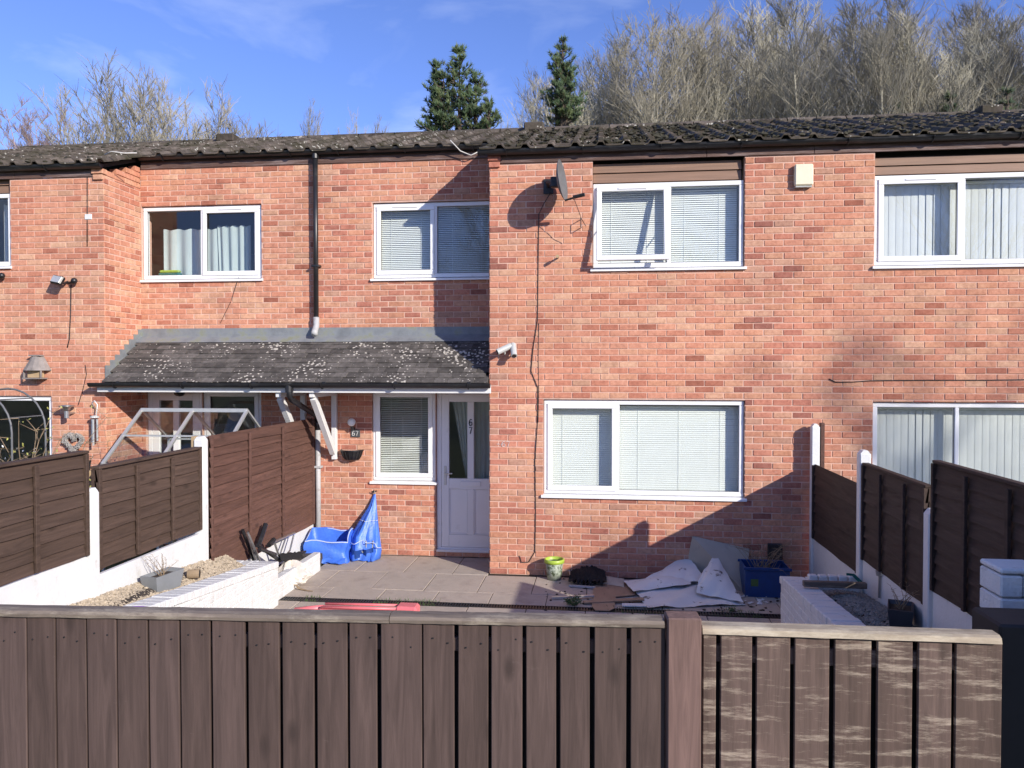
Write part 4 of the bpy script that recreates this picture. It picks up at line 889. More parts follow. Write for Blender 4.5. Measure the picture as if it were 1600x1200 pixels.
# soil and gravel beds
def bed(name, x0, x1, ya, yb, za, zb, lab):
    return tag(MB().add([(x0,ya,za),(x1,ya,za),(x1,yb,zb),(x0,yb,zb),(x0,ya,0),(x1,ya,0),(x1,yb,0),(x0,yb,0)], [(0,3,2,1),(4,5,6,7),(0,1,5,4),(1,2,6,5),(2,3,7,6),(3,0,4,7)]).build(name, MATS['soil'], recalc=True), lab, 'flower bed', kind='structure')
tag(MB().add([(-3.95,-1.73,.58),(-3.65,-1.73,.43),(-3.65,-4.6,.74),(-3.95,-4.6,.80),(-3.95,-1.73,0),(-3.65,-1.73,0),(-3.65,-4.6,0),(-3.95,-4.6,0)], [(0,3,2,1),(4,5,6,7),(0,1,5,4),(1,2,6,5),(2,3,7,6),(3,0,4,7)]).build('flower_bed', MATS['soil'], recalc=True), 'soil of the left planter', 'flower bed', kind='structure'); bed('flower_bed', 1.94, 2.42, -1.93, -4.4, 0.44, 0.60, 'soil of the right planter')
tag(MB().box(-3.92, -3.61, -1.44, 0.3, 0, 0.14).build('flower_bed', MATS['soil']), 'bare soil behind the low kerb wall', 'flower bed', kind='structure')
def gravel(x0, x1, ya, yb, za, zb, n, mat, lab, seed, mound=0, tilt=(0, 0)):
    m = MB(); r = random.Random(seed)
    for i in range(n):
        x = r.uniform(x0, x1); y = r.uniform(yb, ya); s = r.uniform(0.007, 0.016); t = (y - ya)/(yb - ya)
        z = za + (zb - za)*t + (1 - (x - x0)/(x1 - x0))*(tilt[0]*(1-t) + tilt[1]*t) + mound*math.exp(-((x - (x0+x1)/2)/0.16)**2 - ((t - 0.25)/0.25)**2) + r.uniform(0, 0.008)
        m.blob((x, y, z), s*1.3, s, s*0.8, 0.3, r)
    return tag(m.build('gravel', MATS[mat], kind='stuff'), lab, 'gravel', kind='stuff')
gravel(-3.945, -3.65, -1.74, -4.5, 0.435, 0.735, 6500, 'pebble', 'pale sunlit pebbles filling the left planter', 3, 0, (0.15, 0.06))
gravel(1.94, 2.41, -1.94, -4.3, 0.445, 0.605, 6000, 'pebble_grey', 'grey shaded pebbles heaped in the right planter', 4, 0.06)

# ---------------------------------------------------------------- front fence and gate
ZF = 1.49
def frame_of(A, B):
    e = (B - A); e.z = 0; L = e.length; e.normalize(); n = Vector((-e.y, e.x, 0))
    return Matrix(((e.x, n.x, 0, A.x), (e.y, n.y, 0, A.y), (0, 0, 1, 0), (0, 0, 0, 1))), L
def along(px, py, A, B):
    """distance along the fence line A-B where the sight line of this pixel crosses it"""
    d = ray(px, py); e = B - A; n = Vector((-e.y, e.x, 0)).normalized(); s = (A - CAM).dot(n) / d.dot(n); p = CAM + d*s
    return (p - A).dot(e.normalized())
A = onZ(0, 950, ZF); B = onZ(1040, 967, ZF); A.z = B.z = 0
M, L = frame_of(A, B)
ff = thing('front_fence', (A + B)/2, 'dark brown stained board fence with a weathered top rail', 'fence')
xsb = [-52, -6, 41.5, 86.5, 135, 182.5, 231.5, 281, 330, 385, 438.5, 492.5, 544, 592, 660, 712.5, 765, 819, 872, 925, 982, 1040]
gap = [3, 3, 2, 2, 3, 2, 3, 3, 4, 5, 5, 5, 4, 7, 2, 6, 5, 6, 6, 7, 7, 1]
for i in range(len(xsb)-1):
    a = along(xsb[i] + gap[i]/2, 1050, A, B); b = along(xsb[i+1] - gap[i+1]/2, 1050, A, B)
    q = MB().cbox(a, b, random.uniform(-.004,.003), 0.018, random.uniform(0.03, 0.06), ZF - 0.034, 0.003, M); tl = random.uniform(-.0025,.0025)
    q.v = [v + M.to_3x3() @ Vector((tl*(v.z - 1), 0, 0)) for v in q.v]; q.build('board', MATS['fence_stain'], ff)
    if i < len(xsb)-2: MB().cbox(b - 0.05, b + 0.065, 0.062, 0.078, 0.05, ZF - 0.06, 0.003, M).build('added_gap_board', MATS['black_and_gap_shade'], ff)  # board added to stop light through the gap, black to paint its shade
for zz in (0.35, ZF - 0.16): MB().cbox(along(-60, 1050, A, B), L, 0.0195, 0.060, zz, zz + 0.06, 0.004, M).build('rear_rail', MATS['fence_stain'], ff)
nl_ = MB(); rn = random.Random(3)
for i in range(len(xsb)-1):
    for zz in (ZF - 0.12,):
        for off in (0.28, 0.72):
            x_ = along(xsb[i] + (xsb[i+1] - xsb[i])*(off + rn.uniform(-.06,.06)), 1050, A, B); z_ = zz + rn.uniform(-.025,.025)
            nl_.lathe([(0.0, -0.002), (0.0035, -0.0015), (0.004, 0.0)], M @ Vector((x_, -0.0045, z_)), 6, M=Matrix.Rotation(R(-90), 3, 'X'))
nl_.build('nail_heads', MATS['dark_metal'], ff, kind='stuff')
lr = [along(-60, 955, A, B), along(610, 960, A, B), L - 0.004]
for a, b in zip(lr, lr[1:]):
    q = MB(); pr_ = [(-0.018, ZF - 0.032), (0.070, ZF - 0.032), (0.070, ZF - 0.012), (0.055, ZF - 0.001), (0.010, ZF), (-0.012, ZF - 0.006), (-0.020, ZF - 0.018)]
    ns = 30
    vs = []
    for i in range(ns+1):
        x = a + (b - a - 0.003)*i/ns; j = random.uniform(-.0018,.0018)
        for (d, z) in pr_: vs.append(M @ Vector((x, d + j, z + random.uniform(-.001,.001))))
    k = len(pr_); fs = [(i*k+j, i*k+(j+1) % k, (i+1)*k+(j+1) % k, (i+1)*k+j) for i in range(ns) for j in range(k)] + [tuple(range(k)), tuple(ns*k+j for j in range(k))[::-1]]
    q.add(vs, fs).build('top_rail', MATS['rail_wood'], ff, recalc=True)
# post between fence and gate
a = along(1041, 1050, A, B); b = along(1094, 1050, A, B)
tag(MB().cbox(a, b, -0.03, 0.075, 0, ZF + 0.012, 0.006, M).build('gate_post', MATS['post_wood']), 'reddish brown rough timber post between the fence and the gate', 'gate post')
# gate
A2 = onZ(1097, 977, ZF - 0.03); B2 = onZ(1566, 992, ZF - 0.03); A2.z = B2.z = 0; M2, L2 = frame_of(A2, B2)
gt = thing('garden_gate', (A2 + B2)/2, 'brown board gate with pale scratches and a worn bare top rail', 'gate')
xg = [1098, 1122, 1178, 1238, 1300, 1366, 1430, 1490, 1566]; gg = [0, 7, 7, 7, 8, 9, 9, 6, 0]
for i in range(8):
    a = along(xg[i] + gg[i]/2, 1080, A2, B2); b = along(xg[i+1] - gg[i+1]/2, 1080, A2, B2); rr = random.uniform(-.004,.003)
    MB().cbox(a, b, rr, 0.019, 0.06, ZF - 0.062, 0.0035, M2).build('board', MATS['gate_stain'], gt)
    if 0 < i: MB().cbox(a - 0.07, a + 0.05, 0.062, 0.078, 0.06, ZF - 0.08, 0.003, M2).build('added_gap_board', MATS['black_and_gap_shade'], gt)  # added backing for the gate gaps, shade put into its black colour
for zz in (0.35, ZF - 0.19): MB().cbox(0.01, L2 - 0.01, 0.0205, 0.060, zz, zz + 0.07, 0.004, M2).build('rear_rail', MATS['gate_stain'], gt)
q = MB(); pr_ = [(-0.022, ZF - 0.060), (0.072, ZF - 0.060), (0.072, ZF - 0.040), (0.060, ZF - 0.030), (0.0, ZF - 0.031), (-0.016, ZF - 0.038)]; vs = []; ns = 24
for i in range(ns+1):
    for (d, z) in pr_: vs.append(M2 @ Vector(((L2 - 0.01)*i/ns, d + random.uniform(-.0015,.0015), z + random.uniform(-.001,.001))))
k = len(pr_); fs = [(i*k+j, i*k+(j+1) % k, (i+1)*k+(j+1) % k, (i+1)*k+j) for i in range(ns) for j in range(k)] + [tuple(range(k)), tuple(ns*k+j for j in range(k))[::-1]]
q.add(vs, fs).build('top_rail', MATS['gate_rail'], gt, recalc=True)
# plain near-black block and white pier past the gate
p = onZ(1572, 990, ZF - 0.04); tag(MB().cbox(p.x, p.x + 0.5, p.y + 0.05, p.y + 0.30, 0, ZF - 0.02, 0.01).build('black_block', MATS['black_and_gap_shade']), 'black block beyond the gate end', 'post')
xp = onY(1564, 900, -5.3).x; zp = onY(1564, 888, -5.3).z
pier = thing('block_pier', (xp + 0.2, -5.2, 0), 'white painted block pier beyond the end of the gate', 'pier')
z = 0; k = 0
while z < zp - 0.03:
    h_ = min(0.113, zp - z)
    for (a, b) in (((xp, xp + 0.215), (xp + 0.22, xp + 0.44)) if k % 2 else ((xp, xp + 0.105), (xp + 0.11, xp + 0.33), (xp + 0.335, xp + 0.44))):
        MB().cbox(a, b, -5.3 + random.uniform(-.003,.003), -5.08, z + 0.002, z + h_ - 0.003, 0.008).build('block', MATS['white_masonry'], pier)
    z += 0.116; k += 1

# ================================================================ things on the walls
def tubething(name, pts, r, mat, label, cat, n=6): return tag(MB().tube(pts, r, n).build(name, MATS[mat], smooth=True), label, cat)
def wp(px, py, y=0.0, off=0.0):
    p = onY(px, py, y); p.y -= off; return p
# satellite dish
dsh = thing('satellite_dish', wp(860, 292), 'grey satellite dish on a black bracket seen edge-on beside the open sash', 'satellite dish')
dc = Vector((wp(879, 282, -0.36).x, -0.36, wp(879, 282, -0.36).z)); nrm = Vector((0.97, -0.16, 0.12)).normalized()
qd = nrm.to_track_quat('Z', 'Y').to_matrix()
m = MB().lathe([(0.004, -0.055), (0.07, -0.050), (0.14, -0.036), (0.20, -0.014), (0.235, 0.004), (0.242, 0.002), (0.205, -0.020), (0.14, -0.044), (0.07, -0.058), (0.004, -0.063)], dc, 28, M=qd @ Matrix.Scale(1.0, 3))
m.build('reflector', MATS['dish_grey'], dsh, smooth=True, recalc=True)
w0 = wp(857, 292); 
MB().cbox(w0.x - 0.06, w0.x + 0.06, -0.025, -0.006, w0.z - 0.09, w0.z + 0.09, 0.004).build('wall_plate', MATS['dark_metal'], dsh)
bk = dc - nrm*0.09
MB().tube([(w0.x, -0.02, w0.z), (w0.x, -0.24, w0.z), (bk.x - 0.02, dc.y, bk.z - 0.02)], 0.02, 8).build('mast', MATS['dark_metal'], dsh)
MB().cbox(bk.x - 0.05, bk.x + 0.045, dc.y - 0.05, dc.y + 0.05, bk.z - 0.07, bk.z + 0.05, 0.01).build('clamp', MATS['dark_metal'], dsh)
lo = dc + qd @ Vector((0, -0.235, 0)) if (qd @ Vector((0, -0.235, 0))).z < 0 else dc + qd @ Vector((0, 0.235, 0))
tip = lo + Vector((0.20, -0.05, 0.045)); MB().tube([lo, lo + (tip - lo)*0.5, tip], 0.011, 6).build('feed_arm', MATS['dark_metal'], dsh)
MB().tube([tip - Vector((0.10, -0.02, 0.016)), tip + Vector((0.03, -0.006, 0.005))], 0.022, 8).build('receiver', MATS['dark_metal'], dsh)
MB().tube([tip - Vector((0.1, 0, 0.02)), tip + Vector((-0.06, 0.05, -0.12)), tip + Vector((-0.01, 0.10, -0.25)), tip + Vector((0.04, 0.15, -0.33))], 0.004, 5).build('loose_cable', MATS['cable_black'], dsh)
# cables
tubething('aerial_cable', [wp(862, 302, 0, .09), wp(850, 320, 0, .05), wp(842, 335, 0, .012), wp(841, 420, 0, .01), wp(840, 500, 0, .01), wp(833, 545, 0, .014), wp(830, 580, 0, .014), wp(840, 605, 0, .01), wp(840, 660, 0, .01), wp(836, 720, 0, .012), wp(837, 800, 0, .01), wp(836, 862, 0, .012), wp(826, 878, 0, .012), wp(815, 878, 0, .014), wp(812, 868, 0, .016)], 0.0055, 'cable_black', 'black aerial cable running down the wall from the dish to the paving', 'cable')
tubething('wall_cable', [wp(842, 505, 0, .008), wp(841, 560, 0, .008), wp(842, 612, 0, .008), wp(841, 660, 0, .02)], 0.0035, 'cable_black', 'thin second cable beside the loose bow of the aerial cable', 'cable')
tubething('wall_cable', [wp(1295, 592, 0, .012), wp(1305, 597, 0, .014), wp(1330, 597, 0, .01), wp(1360, 595, 0, .009), wp(1450, 594, 0, .009), wp(1540, 594, 0, .009), wp(1680, 592, 0, .009)], 0.006, 'cable_black', 'black cable strung level above the right downstairs window', 'cable')
tubething('wall_cable', [wp(137, 262, 0, .008), wp(137, 330, 0, .008), wp(137, 385, 0, .009)], 0.006, 'cable_black', 'short black cable hanging below the left eaves', 'cable')
tubething('wall_cable', [wp(112, 445, 0, .012), wp(111, 490, 0, .008), wp(109, 530, 0, .008), wp(106, 543, 0, .01)], 0.007, 'cable_black', 'black cable hanging from the floodlight', 'cable')
tubething('wall_cable', [wp(375, 432, RD, .03), wp(362, 470, RD, .012), wp(345, 505, RD, .012)], 0.003, 'cable_black', 'thin wire from the upstairs left window to the porch roof', 'cable')
tubething('wall_cable', [wp(219, 445, RD, .012), wp(218, 480, RD, .01), wp(216, 512, RD, .012)], 0.006, 'cable_white', 'white cable down the inner corner above the porch roof', 'cable')
tubething('wall_cable', [wp(708, 226, RD, .2), wp(722, 240, RD, .12), wp(738, 246, RD, .1), wp(752, 240, RD, .12)], 0.008, 'cable_white', 'white cable looping out of the gutter at the corner', 'cable')
tubething('wall_cable', [wp(134, 570, 0, .012), wp(136, 585, 0, .01), wp(130, 610, 0, .01), wp(125, 632, 0, .03)], 0.004, 'cable_black', 'thin black cable feeding the steel wall lamp', 'cable')
tubething('roof_cable', [wp(168, 243, 0, .05), wp(182, 240, 0, .10), wp(200, 242, 0, .08), wp(214, 239, 0, .0)], 0.007, 'cable_white', 'white cable lying along the left gutter end', 'cable')
# wall spigot and hook
sp = thing('wall_spigot', wp(872, 403), 'small pipe stub with a brass fitting sticking out of the wall', 'pipe')
MB().tube([wp(872, 403), wp(872, 403, 0, 0.13)], 0.012, 8).build('stub', MATS['galvanised'], sp); MB().tube([wp(872, 403, 0, 0.10), wp(872, 403, 0, 0.15)], 0.02, 8).build('collar', MATS['raw_timber'], sp)
hk = wp(908, 343); tag(MB().tube([hk, hk + Vector((0, -0.12, 0)), hk + Vector((0, -0.12, -0.10)), hk + Vector((0, -0.01, -0.10))], 0.006, 6).build('wall_hook', MATS['dark_metal']), 'bent dark wire hook on the wall below the dish arm', 'hook')
# alarm box
ab = thing('alarm_box', wp(1254, 290), 'cream alarm box high on the brick wall', 'alarm box'); c = wp(1254, 275)
MB().cbox(c.x - 0.105, c.x + 0.105, -0.075, -0.008, c.z - 0.125, c.z + 0.125, 0.014).build('cover', MATS['cream_plastic'], ab)
MB().cbox(c.x - 0.095, c.x + 0.095, -0.06, -0.01, c.z - 0.145, c.z - 0.126, 0.006).build('base', MATS['grey_plastic'], ab)
# wall cameras
def wallcam(px, py, dx, lab):
    c = wp(px, py); t = thing('wall_camera', c, lab, 'camera'); d = Vector((dx, -0.45, -0.5)).normalized(); a = c + Vector((0, -0.11, 0.03))
    MB().tube([c, c + Vector((0, -0.08, -0.03)), a], 0.012, 6).build('bracket', MATS['grey_plastic'], t); MB().tube([a - d*0.09, a + d*0.10], 0.038, 12).build('body', MATS['grey_plastic'], t, smooth=False)
    MB().tube([a + d*0.101, a + d*0.105], 0.027, 10).build('lens', MATS['black_plastic'], t)
wallcam(790, 549, -1.0, 'grey wall camera pointing towards the porch'); wallcam(804, 551, 0.1, 'grey wall camera pointing down at the patio')
# globe lamp, number slate and half basket in the porch
gl = thing('globe_lamp', wp(553, 666, RD), 'white globe lamp on a black base in the porch', 'lamp'); c = wp(553, 659, RD, 0.10)
MB().lathe([(0.002, -0.055)] + [(0.055*math.sin(math.pi*k/10), -0.055*math.cos(math.pi*k/10)) for k in range(1, 10)] + [(0.002, 0.055)], c, 16).build('globe', MATS['globe_white'], gl, smooth=True)
MB().tube([c + Vector((0, 0.09, -0.09)), c + Vector((0, 0.02, -0.085)), c + Vector((0, 0, -0.05))], 0.022, 8).build('base', MATS['black_plastic'], gl)
ns_ = thing('house_number_plate', wp(556, 677, RD), 'small slate plate reading 67 under the globe lamp', 'number plate'); c = wp(556, 677, RD)
MB().cbox(c.x - 0.065, c.x + 0.065, RD - 0.022, RD - 0.008, c.z - 0.052, c.z + 0.052, 0.004).build('slate', MATS['slate'], ns_)
for ch, dx in (('6', -0.045), ('7', 0.005)):
    q = MB()
    for st in digit_strokes(ch): q.tube([(c.x + dx + 0.036*a, RD - 0.025, c.z - 0.03 + 0.06*b) for a, b in st], 0.0035, 5)
    q.build('numeral', MATS['white_paint'], ns_)
# chalked number on the bricks
q = MB(); c = wp(780, 695)
for ch, dx in (('-', -0.03), ('6', 0.03), ('7', 0.09)):
    for st in digit_strokes(ch): q.tube([(c.x + dx + 0.045*a, -0.0095, c.z - 0.02 + 0.06*b) for a, b in st], 0.0028, 5)
tag(q.build('chalked_number', MATS['white_paint']), 'number 67 chalked in white on the bricks by the door', 'number')
hb = thing('wall_basket', wp(551, 715, RD), 'black half-round wall basket under the number plate', 'basket'); c = wp(551, 704, RD)
MB().lathe([(0.05, -0.135), (0.09, -0.12), (0.125, -0.07), (0.15, 0), (0.16, 0.0), (0.16, 0.018), (0.148, 0.018), (0.14, 0.0), (0.11, -0.07), (0.0, -0.1)], (c.x, RD - 0.008, c.z), 14, math.pi, 2*math.pi).build('basket_body', MATS['black_plastic'], hb)
for k in range(9):
    a = math.pi + math.pi*(k + 0.5)/9; MB().tube([(c.x + r_*math.cos(a), RD - 0.008 + r_*math.sin(a), c.z + z) for r_, z in ((0.098, -0.118), (0.132, -0.07), (0.155, -0.005))], 0.006, 5).build('rib', MATS['black_plastic'], hb)
# lamp over the neighbour's door
c = wp(287, 614, RD); tag(MB().lathe([(0.075, 0.02), (0.07, -0.02), (0.045, -0.045), (0.0, -0.052)], (c.x, RD - 0.11, 2.205), 14).build('porch_lamp', MATS['black_plastic'], smooth=True), 'dark round lamp under the porch roof above the neighbour door', 'lamp')
# floodlights
def flood(px, py, lab):
    c = wp(px, py); t = thing('floodlight', c, lab, 'floodlight')
    Mx = Matrix.Translation(c + Vector((-0.03, -0.15, 0.0))) @ Matrix.Rotation(R(-25), 4, 'X') @ Matrix.Rotation(R(12), 4, 'Y')
    MB().cbox(-0.08, 0.08, -0.03, 0.03, -0.06, 0.06, 0.012, Mx).build('housing', MATS['black_plastic'], t); MB().cbox(-0.065, 0.065, -0.036, -0.031, -0.045, 0.045, 0.002, Mx).build('glass', MATS['aluminium'], t)
    MB().tube([c, c + Vector((0, -0.07, -0.03)), c + Vector((-0.02, -0.12, -0.03))], 0.014, 6).build('arm', MATS['black_plastic'], t)
    MB().tube([c + Vector((0.02, -0.02, -0.02)), c + Vector((0.12, -0.05, -0.01))], 0.012, 6).build('sensor_arm', MATS['black_plastic'], t)
    MB().lathe([(0.002, -0.04), (0.03, -0.03), (0.042, 0), (0.03, 0.03), (0.002, 0.04)], c + Vector((0.14, -0.07, 0)), 12).build('sensor', MATS['black_plastic'], t, smooth=True)
flood(106, 440, 'black floodlight with movement sensor on the left brick wall'); flood(-6, 432, 'black floodlight at the corner of the far left upstairs window')
# white bracket remains
c = wp(139, 339); tag(MB().cbox(c.x - 0.05, c.x + 0.05, -0.016, -0.008, c.z - 0.035, c.z + 0.035, 0.003).build('cable_bracket', MATS['white_paint']), 'small white plastic bracket on the left brick wall', 'bracket')
# bird feeder
bf = thing('bird_feeder', wp(62, 592, 0, 0.1), 'wooden bird feeder with a flared slatted roof on the left wall', 'bird feeder'); c = wp(62, 575, 0, 0.13)
for sgn in range(7):
    a0 = math.pi + math.pi*sgn/7; a1 = math.pi + math.pi*(sgn + 1)/7
    rb, rt = 0.185, 0.075; yb_ = c.y + 0.11; m = MB(); 
    P_ = lambda r_, a, z: Vector((c.x + r_*math.cos(a), yb_ + r_*0.95*math.sin(a), c.z + z))
    m.add([P_(rb, a0, -0.02 - 0.012), P_(rb, a1, -0.02 - 0.012), P_(rt, a1, 0.16), P_(rt, a0, 0.16), P_(rb - .012, a0, -0.03), P_(rb - .012, a1, -0.03), P_(rt - .012, a1, 0.155), P_(rt - .012, a0, 0.155)], [(0,1,2,3),(7,6,5,4),(0,4,5,1),(1,5,6,2),(2,6,7,3),(3,7,4,0)])
    m.build('roof_slat', MATS['feeder_roof'], bf, recalc=True)
MB().cbox(c.x - 0.085, c.x + 0.085, yb_ - 0.08, yb_ - 0.005, c.z + 0.155, c.z + 0.172, 0.003).build('roof_cap', MATS['feeder_roof'], bf)
MB().cbox(c.x - 0.135, c.x + 0.135, yb_ - 0.135, yb_ - 0.005, c.z - 0.145, c.z - 0.128, 0.003).build('tray', MATS['feeder_roof'], bf); MB().cbox(c.x - 0.09, c.x + 0.09, yb_ - 0.09, yb_ - 0.01, c.z - 0.127, c.z - 0.03, 0.003).build('house_box', MATS['raw_timber'], bf)
for dx in (-0.12, 0.12): MB().cbox(c.x + dx - 0.009, c.x + dx + 0.009, yb_ - 0.12, yb_ - 0.10, c.z - 0.127, c.z - 0.02, 0.002).build('upright', MATS['feeder_roof'], bf)
# steel wall lamp, wind chime, heart wreath
lm = thing('wall_lamp', wp(118, 655), 'stainless steel wall lamp with a wide round cap on the left wall', 'lamp'); c = wp(115, 645, 0, 0.13)
MB().tube([c + Vector((0, 0, -0.06)), c + Vector((0, 0, 0.03))], 0.03, 12).build('tube', MATS['galvanised'], lm, smooth=False); MB().lathe([(0.03, 0.04), (0.05, 0.075), (0.10, 0.095), (0.102, 0.10), (0.0, 0.115)], c, 16).build('cap', MATS['galvanised'], lm, smooth=True)
MB().tube([c, c + Vector((0.02, 0.125, 0))], 0.012, 6).build('arm', MATS['galvanised'], lm); MB().lathe([(0.0, -0.012), (0.045, -0.01), (0.045, 0.0)], (c.x + 0.05, -0.01, c.z), 12, M=Matrix.Rotation(R(90), 3, 'X')).build('wall_rose', MATS['galvanised'], lm)
wc = thing('wind_chime', wp(155, 700, 0, .08), 'pale tube wind chime hanging from a white hook on the left wall', 'wind chime'); c = wp(155, 652, 0, 0.09)
MB().tube([c + Vector((-0.05, 0.08, 0.11)), c + Vector((-0.05, 0.02, 0.19)), c + Vector((0.0, 0, 0.22)), c + Vector((0.04, 0, 0.17)), c + Vector((0.02, 0, 0.02))], 0.008, 6).build('hook', MATS['white_paint'], wc, smooth=True)
MB().lathe([(0.0, 0.035), (0.05, 0.02), (0.055, 0.0), (0.0, 0.0)], c, 12).build('disc', MATS['grey_plastic'], wc)
for dx, dy, l in ((-0.035, 0, 0.30), (0.0, -0.03, 0.34), (0.035, 0, 0.28), (0.01, 0.03, 0.25)): MB().tube([c + Vector((dx, dy, -0.02)), c + Vector((dx, dy, -0.02 - l))], 0.013, 8).build('chime_tube', MATS['aluminium'], wc)
hw = thing('heart_wreath', wp(119, 710), 'grey wicker heart wreath on the left wall', 'wreath'); c = wp(119, 690); r = random.Random(8); m = MB()
hp = [(0.105*(16*math.sin(t)**3)/16, 0.105*(13*math.cos(t) - 5*math.cos(2*t) - 2*math.cos(3*t) - math.cos(4*t))/16) for t in [2*math.pi*k/26 for k in range(27)]]
for s in range(22):
    j = [(r.uniform(-.03,.03), r.uniform(-.03,.03), r.uniform(0, .06)) for _ in hp]; m.tube([(c.x + a*1.15 + u_, -0.02 - w_, c.z + b*1.15 + v_) for (a, b), (u_, v_, w_) in zip(hp, j)], 0.007, 4)
m.build('wicker', MATS['wicker'], hw)
# dark vent on the wall by the crate
c = wp(1210, 864); vt = thing('wall_vent', c, 'black rectangular flue vent low on the shaded wall', 'vent'); MB().cbox(c.x - 0.085, c.x + 0.085, -0.06, -0.008, c.z - 0.13, c.z + 0.12, 0.01).build('cover', MATS['black_plastic'], vt)
for k in range(5): MB().cbox(c.x - 0.07, c.x + 0.07, -0.068, -0.061, c.z - 0.1 + k*0.045, c.z - 0.085 + k*0.045, 0.002).build('louvre', MATS['black_plastic'], vt)

# ================================================================ neighbour's greenhouse, arch
gh = thing('greenhouse', (-5.06, -0.6, 0), 'small aluminium framed glass greenhouse behind the left fence', 'greenhouse')
gx0, gx1, gyr, gzr, gyf, gze, gyb = -5.76, -4.37, -0.30, 2.02, -1.08, 1.43, 0.30
fr = MB(); fr.bar((gx0, gyr, gzr), (gx1, gyr, gzr), 0.055, 0.045); fr.build('ridge_bar', MATS['aluminium'], gh)
mid = onY(302, 641, gyr).x
for x in (gx0, mid, gx1):
    MB().bar((x, gyr, gzr), (x, gyf, gze), 0.035, 0.03).build('rafter', MATS['aluminium'], gh); MB().bar((x, gyr, gzr), (x, gyb, 1.60), 0.03, 0.025).build('rafter', MATS['aluminium'], gh)
    MB().bar((x, gyf, gze), (x, gyf, 0), 0.03, 0.03).build('upright', MATS['aluminium'], gh); MB().bar((x, gyb, 1.60), (x, gyb, 0), 0.03, 0.03).build('upright', MATS['aluminium'], gh)
for (y, z) in ((gyf, gze), (gyb, 1.6), (-0.69, 1.73)): MB().bar((gx0, y, z), (gx1, y, z), 0.025, 0.02).build('purlin', MATS['aluminium'], gh)
for xa, xb in ((gx0, mid), (mid, gx1)):
    MB().add([(xa+.02, gyr-.02, gzr-.012), (xb-.02, gyr-.02, gzr-.012), (xb-.02, gyf, gze+.005), (xa+.02, gyf, gze+.005)], [(0,3,2,1)]).build('roof_pane', MATS['greenhouse_glass'], gh)
    MB().add([(xa+.02, gyr+.02, gzr-.012), (xb-.02, gyr+.02, gzr-.012), (xb-.02, gyb, 1.605), (xa+.02, gyb, 1.605)], [(0,1,2,3)]).build('roof_pane', MATS['greenhouse_glass'], gh)
    MB().add([(xa+.02, gyf, 0.05), (xb-.02, gyf, 0.05), (xb-.02, gyf, gze-.02), (xa+.02, gyf, gze-.02)], [(0,1,2,3)]).build('side_pane', MATS['greenhouse_glass'], gh)
for x in (gx0, gx1): MB().add([(x, gyf+.02, 0.05), (x, gyb-.02, 0.05), (x, gyb-.02, 1.58), (x, gyr, gzr-.03), (x, gyf+.02, gze-.02)], [(0,1,2,3,4)]).build('gable_pane', MATS['greenhouse_glass'], gh)
sh = thing('greenhouse_staging', (-5.0, -0.2, 0), 'slatted shelf with pots inside the greenhouse', 'shelf')
for k in range(4): MB().cbox(-5.65, -4.5, -0.2 + k*0.1, -0.12 + k*0.1, 1.30, 1.32, 0.003).build('shelf_slat', MATS['raw_timber'], sh)
for xx in (-5.6, -4.55): MB().cbox(xx - 0.02, xx + 0.02, -0.16, -0.12, 0, 1.299, 0.003).build('leg', MATS['raw_timber'], sh); MB().cbox(xx - 0.02, xx + 0.02, 0.12, 0.16, 0, 1.299, 0.003).build('leg', MATS['raw_timber'], sh)
def pot(x, y, z, r, h, mat, lab):
    t = thing('plant_pot', (x, y, z), lab, 'plant pot'); MB().lathe([(0.0, 0), (r*0.72, 0), (r*0.95, h*0.85), (r, h*0.85), (r, h), (r*0.9, h), (r*0.85, h*0.9), (0.0, h*0.9)], (x, y, z), 14).build('pot', MATS[mat], t); return t
pot(-5.35, -0.05, 1.321, 0.09, 0.14, 'black_plastic', 'black pot on the shelf at the left end of the greenhouse'); pot(-4.85, 0.0, 1.321, 0.10, 0.16, 'raw_timber', 'tan pot on the shelf in the middle of the greenhouse'); 
c = onY(135, 722, -0.6); pot(c.x, -0.6, c.z - 0.10, 0.055, 0.12, 'black_plastic', 'small dark pot beside the greenhouse corner at the fence'); 
tag(MB().cbox(c.x - 0.1, c.x + 0.1, -0.7, -0.5, 0, c.z - 0.101, 0.01).build('pot_stand', MATS['raw_timber']), 'timber stand under the small dark pot by the greenhouse', 'stand')
ar = thing('garden_arch', (-6.65, -1.5, 0), 'rusty green metal hoop arch in front of the left downstairs window', 'garden arch')
for (y, rr, xo_) in ((-1.35, 0.46, -6.72), (-1.85, 0.46, -6.72)):
    pts = [(xo_ + rr, y, 0), (xo_ + rr, y, 1.85)] + [(xo_ + rr*math.cos(a), y, 1.85 + rr*math.sin(a)) for a in [math.pi*k/14 for k in range(1, 14)]] + [(xo_ - rr, y, 1.85), (xo_ - rr, y, 0)]
    MB().tube(pts, 0.011, 8).build('hoop', MATS['dish_grey'], ar, smooth=True)
for a in (20, 50, 85, 120): MB().tube([(-6.72 + 0.46*math.cos(R(a)), -1.35, 1.85 + 0.46*math.sin(R(a))), (-6.72 + 0.46*math.cos(R(a)), -1.85, 1.85 + 0.46*math.sin(R(a)))], 0.007, 6).build('cross_bar', MATS['dish_grey'], ar)
